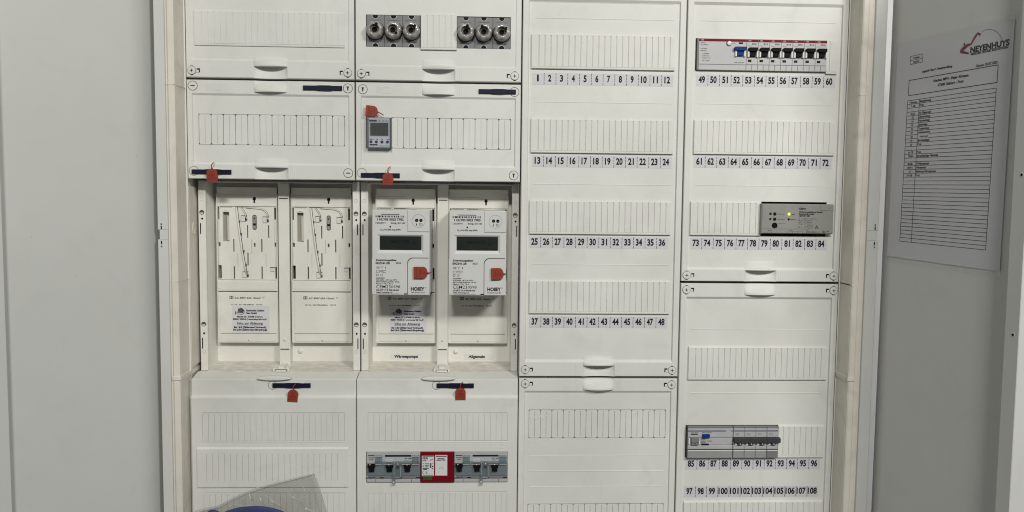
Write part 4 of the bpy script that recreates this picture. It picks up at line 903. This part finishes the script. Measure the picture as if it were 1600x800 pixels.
# ================================================================== DOCUMENT IN ITS SLEEVE, ON THE RIGHT DOOR
dl = (1037.6, 0, -36.9)
t = thing('plastic_sleeve', 'clear plastic sleeve stuck on the inside of the right door', 'document sleeve', dl, None, RZR)
m = MB(); qa = [(27.5, 93), (241, 98), (238, 414), (23.3, 409.6)]
m.prism(qa, -1.5, -1.4, 'sleeve'); 
for p, q in zip(qa, qa[1:] + qa[:1]): m.line(*p, *q, 1.2, -1.75, 'sleeve', .3)
m.line(23.4, 405.6, 238, 410, .9, -1.8, 'sleeve', .3); m.line(33, 94, 29, 408, .9, -1.8, 'sleeve', .3)
m.build('film', t)
t = thing('document', 'printed list with a red logo and an empty ruled table, inside the sleeve', 'document', dl, None, RZR)
m = MB(); m.prism([(30.5, 99), (238, 103.5), (235.4, 406.5), (27.6, 402.4)], -1.0, -0.8, 'paper'); D = -1.14; I = 'ink'; sl = 0.021
fr = lambda a, e, f, g, w_=.6: [m.line(a, f, e, f + (e - a) * sl, w_, D, I), m.line(a, g, e, g + (e - a) * sl, w_, D, I), m.line(a, f, a - (g - f) * .018, g, w_, D, I), m.line(e, f + (e - a) * sl, e - (g - f) * .018, g + (e - a) * sl, w_, D, I)]
fr(58.6, 83.4, 117.0, 128.2); m.line(58.5, 122.8, 83.4, 123.3, .5, D, I); m.text('Projekt', 65, 77, 121.4, 2.4, D, I, .01, sl); m.text('23-0327', 64.5, 77, 127.2, 2.4, D, I, .01, sl)
m.text('NEYENHUYS', 170.0, 232.0, 131.0, 6.6, D, I, .04, sl); m.text('MENSCHEN. TECHNIK. INNOVATIONEN.', 171.2, 231, 134.6, 2.0, D, I, .03, sl); m.line(171, 131.9, 231.5, 133.2, .5, D, I)
arc = [(187 + 17.5 - 17.5 * cos(a), 122 - 14.4 * sin(a)) for a in [0.95 + .2 * k for k in range(11)]]
arc = [(187.5, 107.8), (193, 106.8), (200, 107.4), (207, 110.2), (213, 114.2), (217, 118.6), (220.4, 123.8)]
for p, q in zip(arc[:-1], arc[1:]): m.line(*p, *q, .5, D, I)
# swooping red figure of the letterhead
fig = [[(181, 107.2), (186.8, 110.4), (186.4, 111.6), (182.6, 111.4), (181.2, 110.6), (175.5, 116.6), (171.8, 121.2), (169.6, 120.4), (172.5, 115.4), (176.6, 110.2)], [(172, 121.2), (166, 122.4), (160.6, 125.2), (158.0, 126.6), (162.6, 128.4), (168.2, 130.8), (167.0, 132.6), (153.2, 128.8), (152.2, 124.6), (157.4, 121.2), (162.2, 119.2), (168.6, 118.6)]]
for f_ in fig: m.prism(f_, D, D + .1, 'logored', 0, False)
m.disc(159.3, 118.4, 1.7, D, 'logored', 12, .1); m.line(184, 111.2, 184.8, 113.6, 1.0, D, 'logored')
m.text('Legende Haus 7. Hauptverteilung', 84, 140, 143.2, 2.9, D, I, .012, sl); m.text('Datum: 28.07.2023', 181, 215.4, 151.0, 3.0, D, I, .005, sl)
fr(58.0, 216.4, 150.4, 171.7, 1.0); m.text('Neubau MFH - Peter Aßmann', 106.4, 169, 159.4, 3.4, D, I, .012, sl); m.text('47608 Geldern - Pont', 115, 161, 166.2, 3.4, D, I, .012, sl)
H_, W_ = 200.0, 158.6; n = 37; x0, v0 = 56.8, 179.0; sh = .017
rowtxt = [('Nummer', 'Bezeichnung'), ('1-48', 'Frei'), ('', ''), ('49-52', 'FI Allgemein'), ('53', 'Überwachung'), ('54', 'Fernmeldung'), ('55', 'Satanlage'), ('56', 'Treppenhaus'), ('57', 'Außenbereich'), ('58', 'reserviert'), ('59', 'Sprechanlage'), ('60', 'Frei'), ('', ''), ('61-78', 'Frei'), ('79-84', 'Sprechanlage Netzteil'), ('', ''), ('85-88', 'FI Wärmepumpe'), ('89-91', 'Wärmepumpe'), ('92', 'Steuerung Wärmepumpe'), ('93-108', 'Frei')]
for k in range(n + 1):
    v = v0 + H_ * k / n; xo = x0 - (v - v0) * sh; m.line(xo, v, xo + W_, v + W_ * sh, .7, D, I)
for q in (0, 24, W_): m.line(x0 + q, v0 + q * sh, x0 + q - H_ * sh, v0 + H_ + q * sh, .75, D, I)
for k, (a, e) in enumerate(rowtxt):
    v = v0 + H_ * (k + .78) / n; xo = x0 - (v - v0) * sh
    if a: wd_ = 2.0 * len(a) + (3 if k == 0 else 0); m.text(a, xo + 12.5 - wd_ / 2, xo + 12.5 + wd_ / 2, v + .2, 2.7, D, I, .01, sh)
    if k == 9: m.box(xo + 24.6, xo + 47, v - 3.9, v + 2.0, D - .06, D + .1, 'paper'); m.text(e, xo + 29, xo + 45, v + .6, 2.7, D - .12, I, 0, sh)
    elif e: m.text(e, xo + 25, xo + 25 + 1.95 * len(e), v + .4, 2.8, D, I, .012, sh)
m.build('printed_sheet', t)

# ================================================================== BAG AT THE BOTTOM
t = thing('plastic_bag', 'clear plastic bag leaning on the lower left cover', 'plastic bag', (0, 745, -24))
top = [(9.3, 57), (28, 51.5), (44, 48.6), (47.8, 46.6), (62, 38.6), (82, 28.6), (104, 20.6), (122, 15.4), (150, 8.2), (172, 2.4), (189.3, -2.2)]
def topv(x):
    for (a, va), (e, ve) in zip(top[:-1], top[1:]):
        if a <= x <= e: return va + (ve - va) * (x - a) / (e - a)
    return top[-1][1]
def bagsheet(off, puff):
    m = MB(); xs_ = [9.3 + 180 * i / 36 for i in range(37)]; nv = 22
    for i in range(37):
        pass
    rn = random.Random(5); ph = [rn.uniform(0, 6.28) for _ in range(8)]
    pts = []; fs = []
    for j in range(nv + 1):
        s_ = j / nv
        for i, x in enumerate(xs_):
            v0_ = topv(x); v = v0_ + (156 - v0_) * s_; xx = x + s_ * 48 * max(0, (x - 9.3) / 180) ** 2
            u = (x - 9.3) / 180
            bul = puff * sin(pi * min(1, max(0, u))) * (s_ ** .7) * 10
            wr = (sin(x * .11 + ph[0] + v * .05) * .7 + sin(v * .16 + x * .05 + ph[1]) * .6 + sin((x + v) * .23 + ph[2]) * .3) * min(1, s_ * 4)
            pts.append((xx, v, off - bul + wr))
    n_ = 37
    fs = [(j * n_ + i, j * n_ + i + 1, (j + 1) * n_ + i + 1, (j + 1) * n_ + i) for j in range(nv) for i in range(36)]
    m.add(pts, fs, 'bag', True); return m
bagsheet(2.0, 1.3).build('front_film', t); bagsheet(4.5, -.2).build('back_film', t)
m = MB(); m.tube([(q[0], q[1], 3.0) for q in top], .55, 'edgeglint', 6); m.tube([(189.3, -2.2, 3), (194, 12, 3), (200, 36, 3), (207, 60, 3), (214, 90, 3)], .45, 'edgeglint', 6)
m.tube([(47.8, 47, 2), (60, 46, 1.4), (75, 49, 1.0)], .3, 'bag', 6); m.tube([(92.5, 28, -2.0), (93.5, 31, -2.4), (95.0, 34, -2.6), (94.8, 37, -2.8)], .9, 'edgeglint', 6); m.tube([(97, 40, -3), (97.8, 42.5, -3)], .7, 'edgeglint', 6); m.tube([(150, 36, -3), (168, 41, -3.6), (176, 47, -3.6)], .35, 'bag', 6); m.tube([(160, 22, -2), (164, 36, -3), (163, 50, -3)], .3, 'bag', 6)  # short thick pale strokes are highlights painted onto the film
for cr in ([(70, 44, -2.4), (84, 47, -3.2), (104, 46, -3.6)], [(118, 30, -2.6), (128, 40, -3.4), (140, 46, -3.6)], [(150, 24, -2.4), (156, 33, -3.2), (170, 38, -3.4)], [(172, 14, -2), (180, 30, -2.6), (184, 50, -2.6)], [(108, 33, -3), (113, 41, -3.6)], [(174, 50, -3), (186, 54, -3), (192, 57, -3)]): m.tube(cr, .32, 'edgeglint', 6)  # crinkle highlights painted as thin pale tubes
m.lathe(178, 52, [(1.6, -2.8), (1.0, -3.6), (.01, -3.8)], 'edgeglint', 8)
m.build('bag_edge_glints', t)
o = thing('folded_cloth', 'dark blue rounded item inside the clear bag at the bottom edge', 'cloth', (98, 796, -21))
m = MB(); n = 20
for cx, cv, rx, rv, d0 in ((0, 46, 76, 47.5, 0), (-62, 52, 24, 47.5, 1.5)):
    rows = [(1.0, 1.5), (1.0, .5), (.985, -.8), (.95, -1.6), (.85, -2.2), (.01, -2.6)]
    pts = []; fs = []
    for i in range(48):
        a = 2 * pi * i / 48
        for r_, d in rows: pts.append((cx + rx * r_ * cos(a), cv + rv * r_ * sin(a), d0 + d))
    for i in range(48):
        for k in range(5): fs.append((i * 6 + k, ((i + 1) % 48) * 6 + k, ((i + 1) % 48) * 6 + k + 1, i * 6 + k + 1))
    m.add(pts, fs, 'bluestuff', True)
m.build('cloth_body', o)
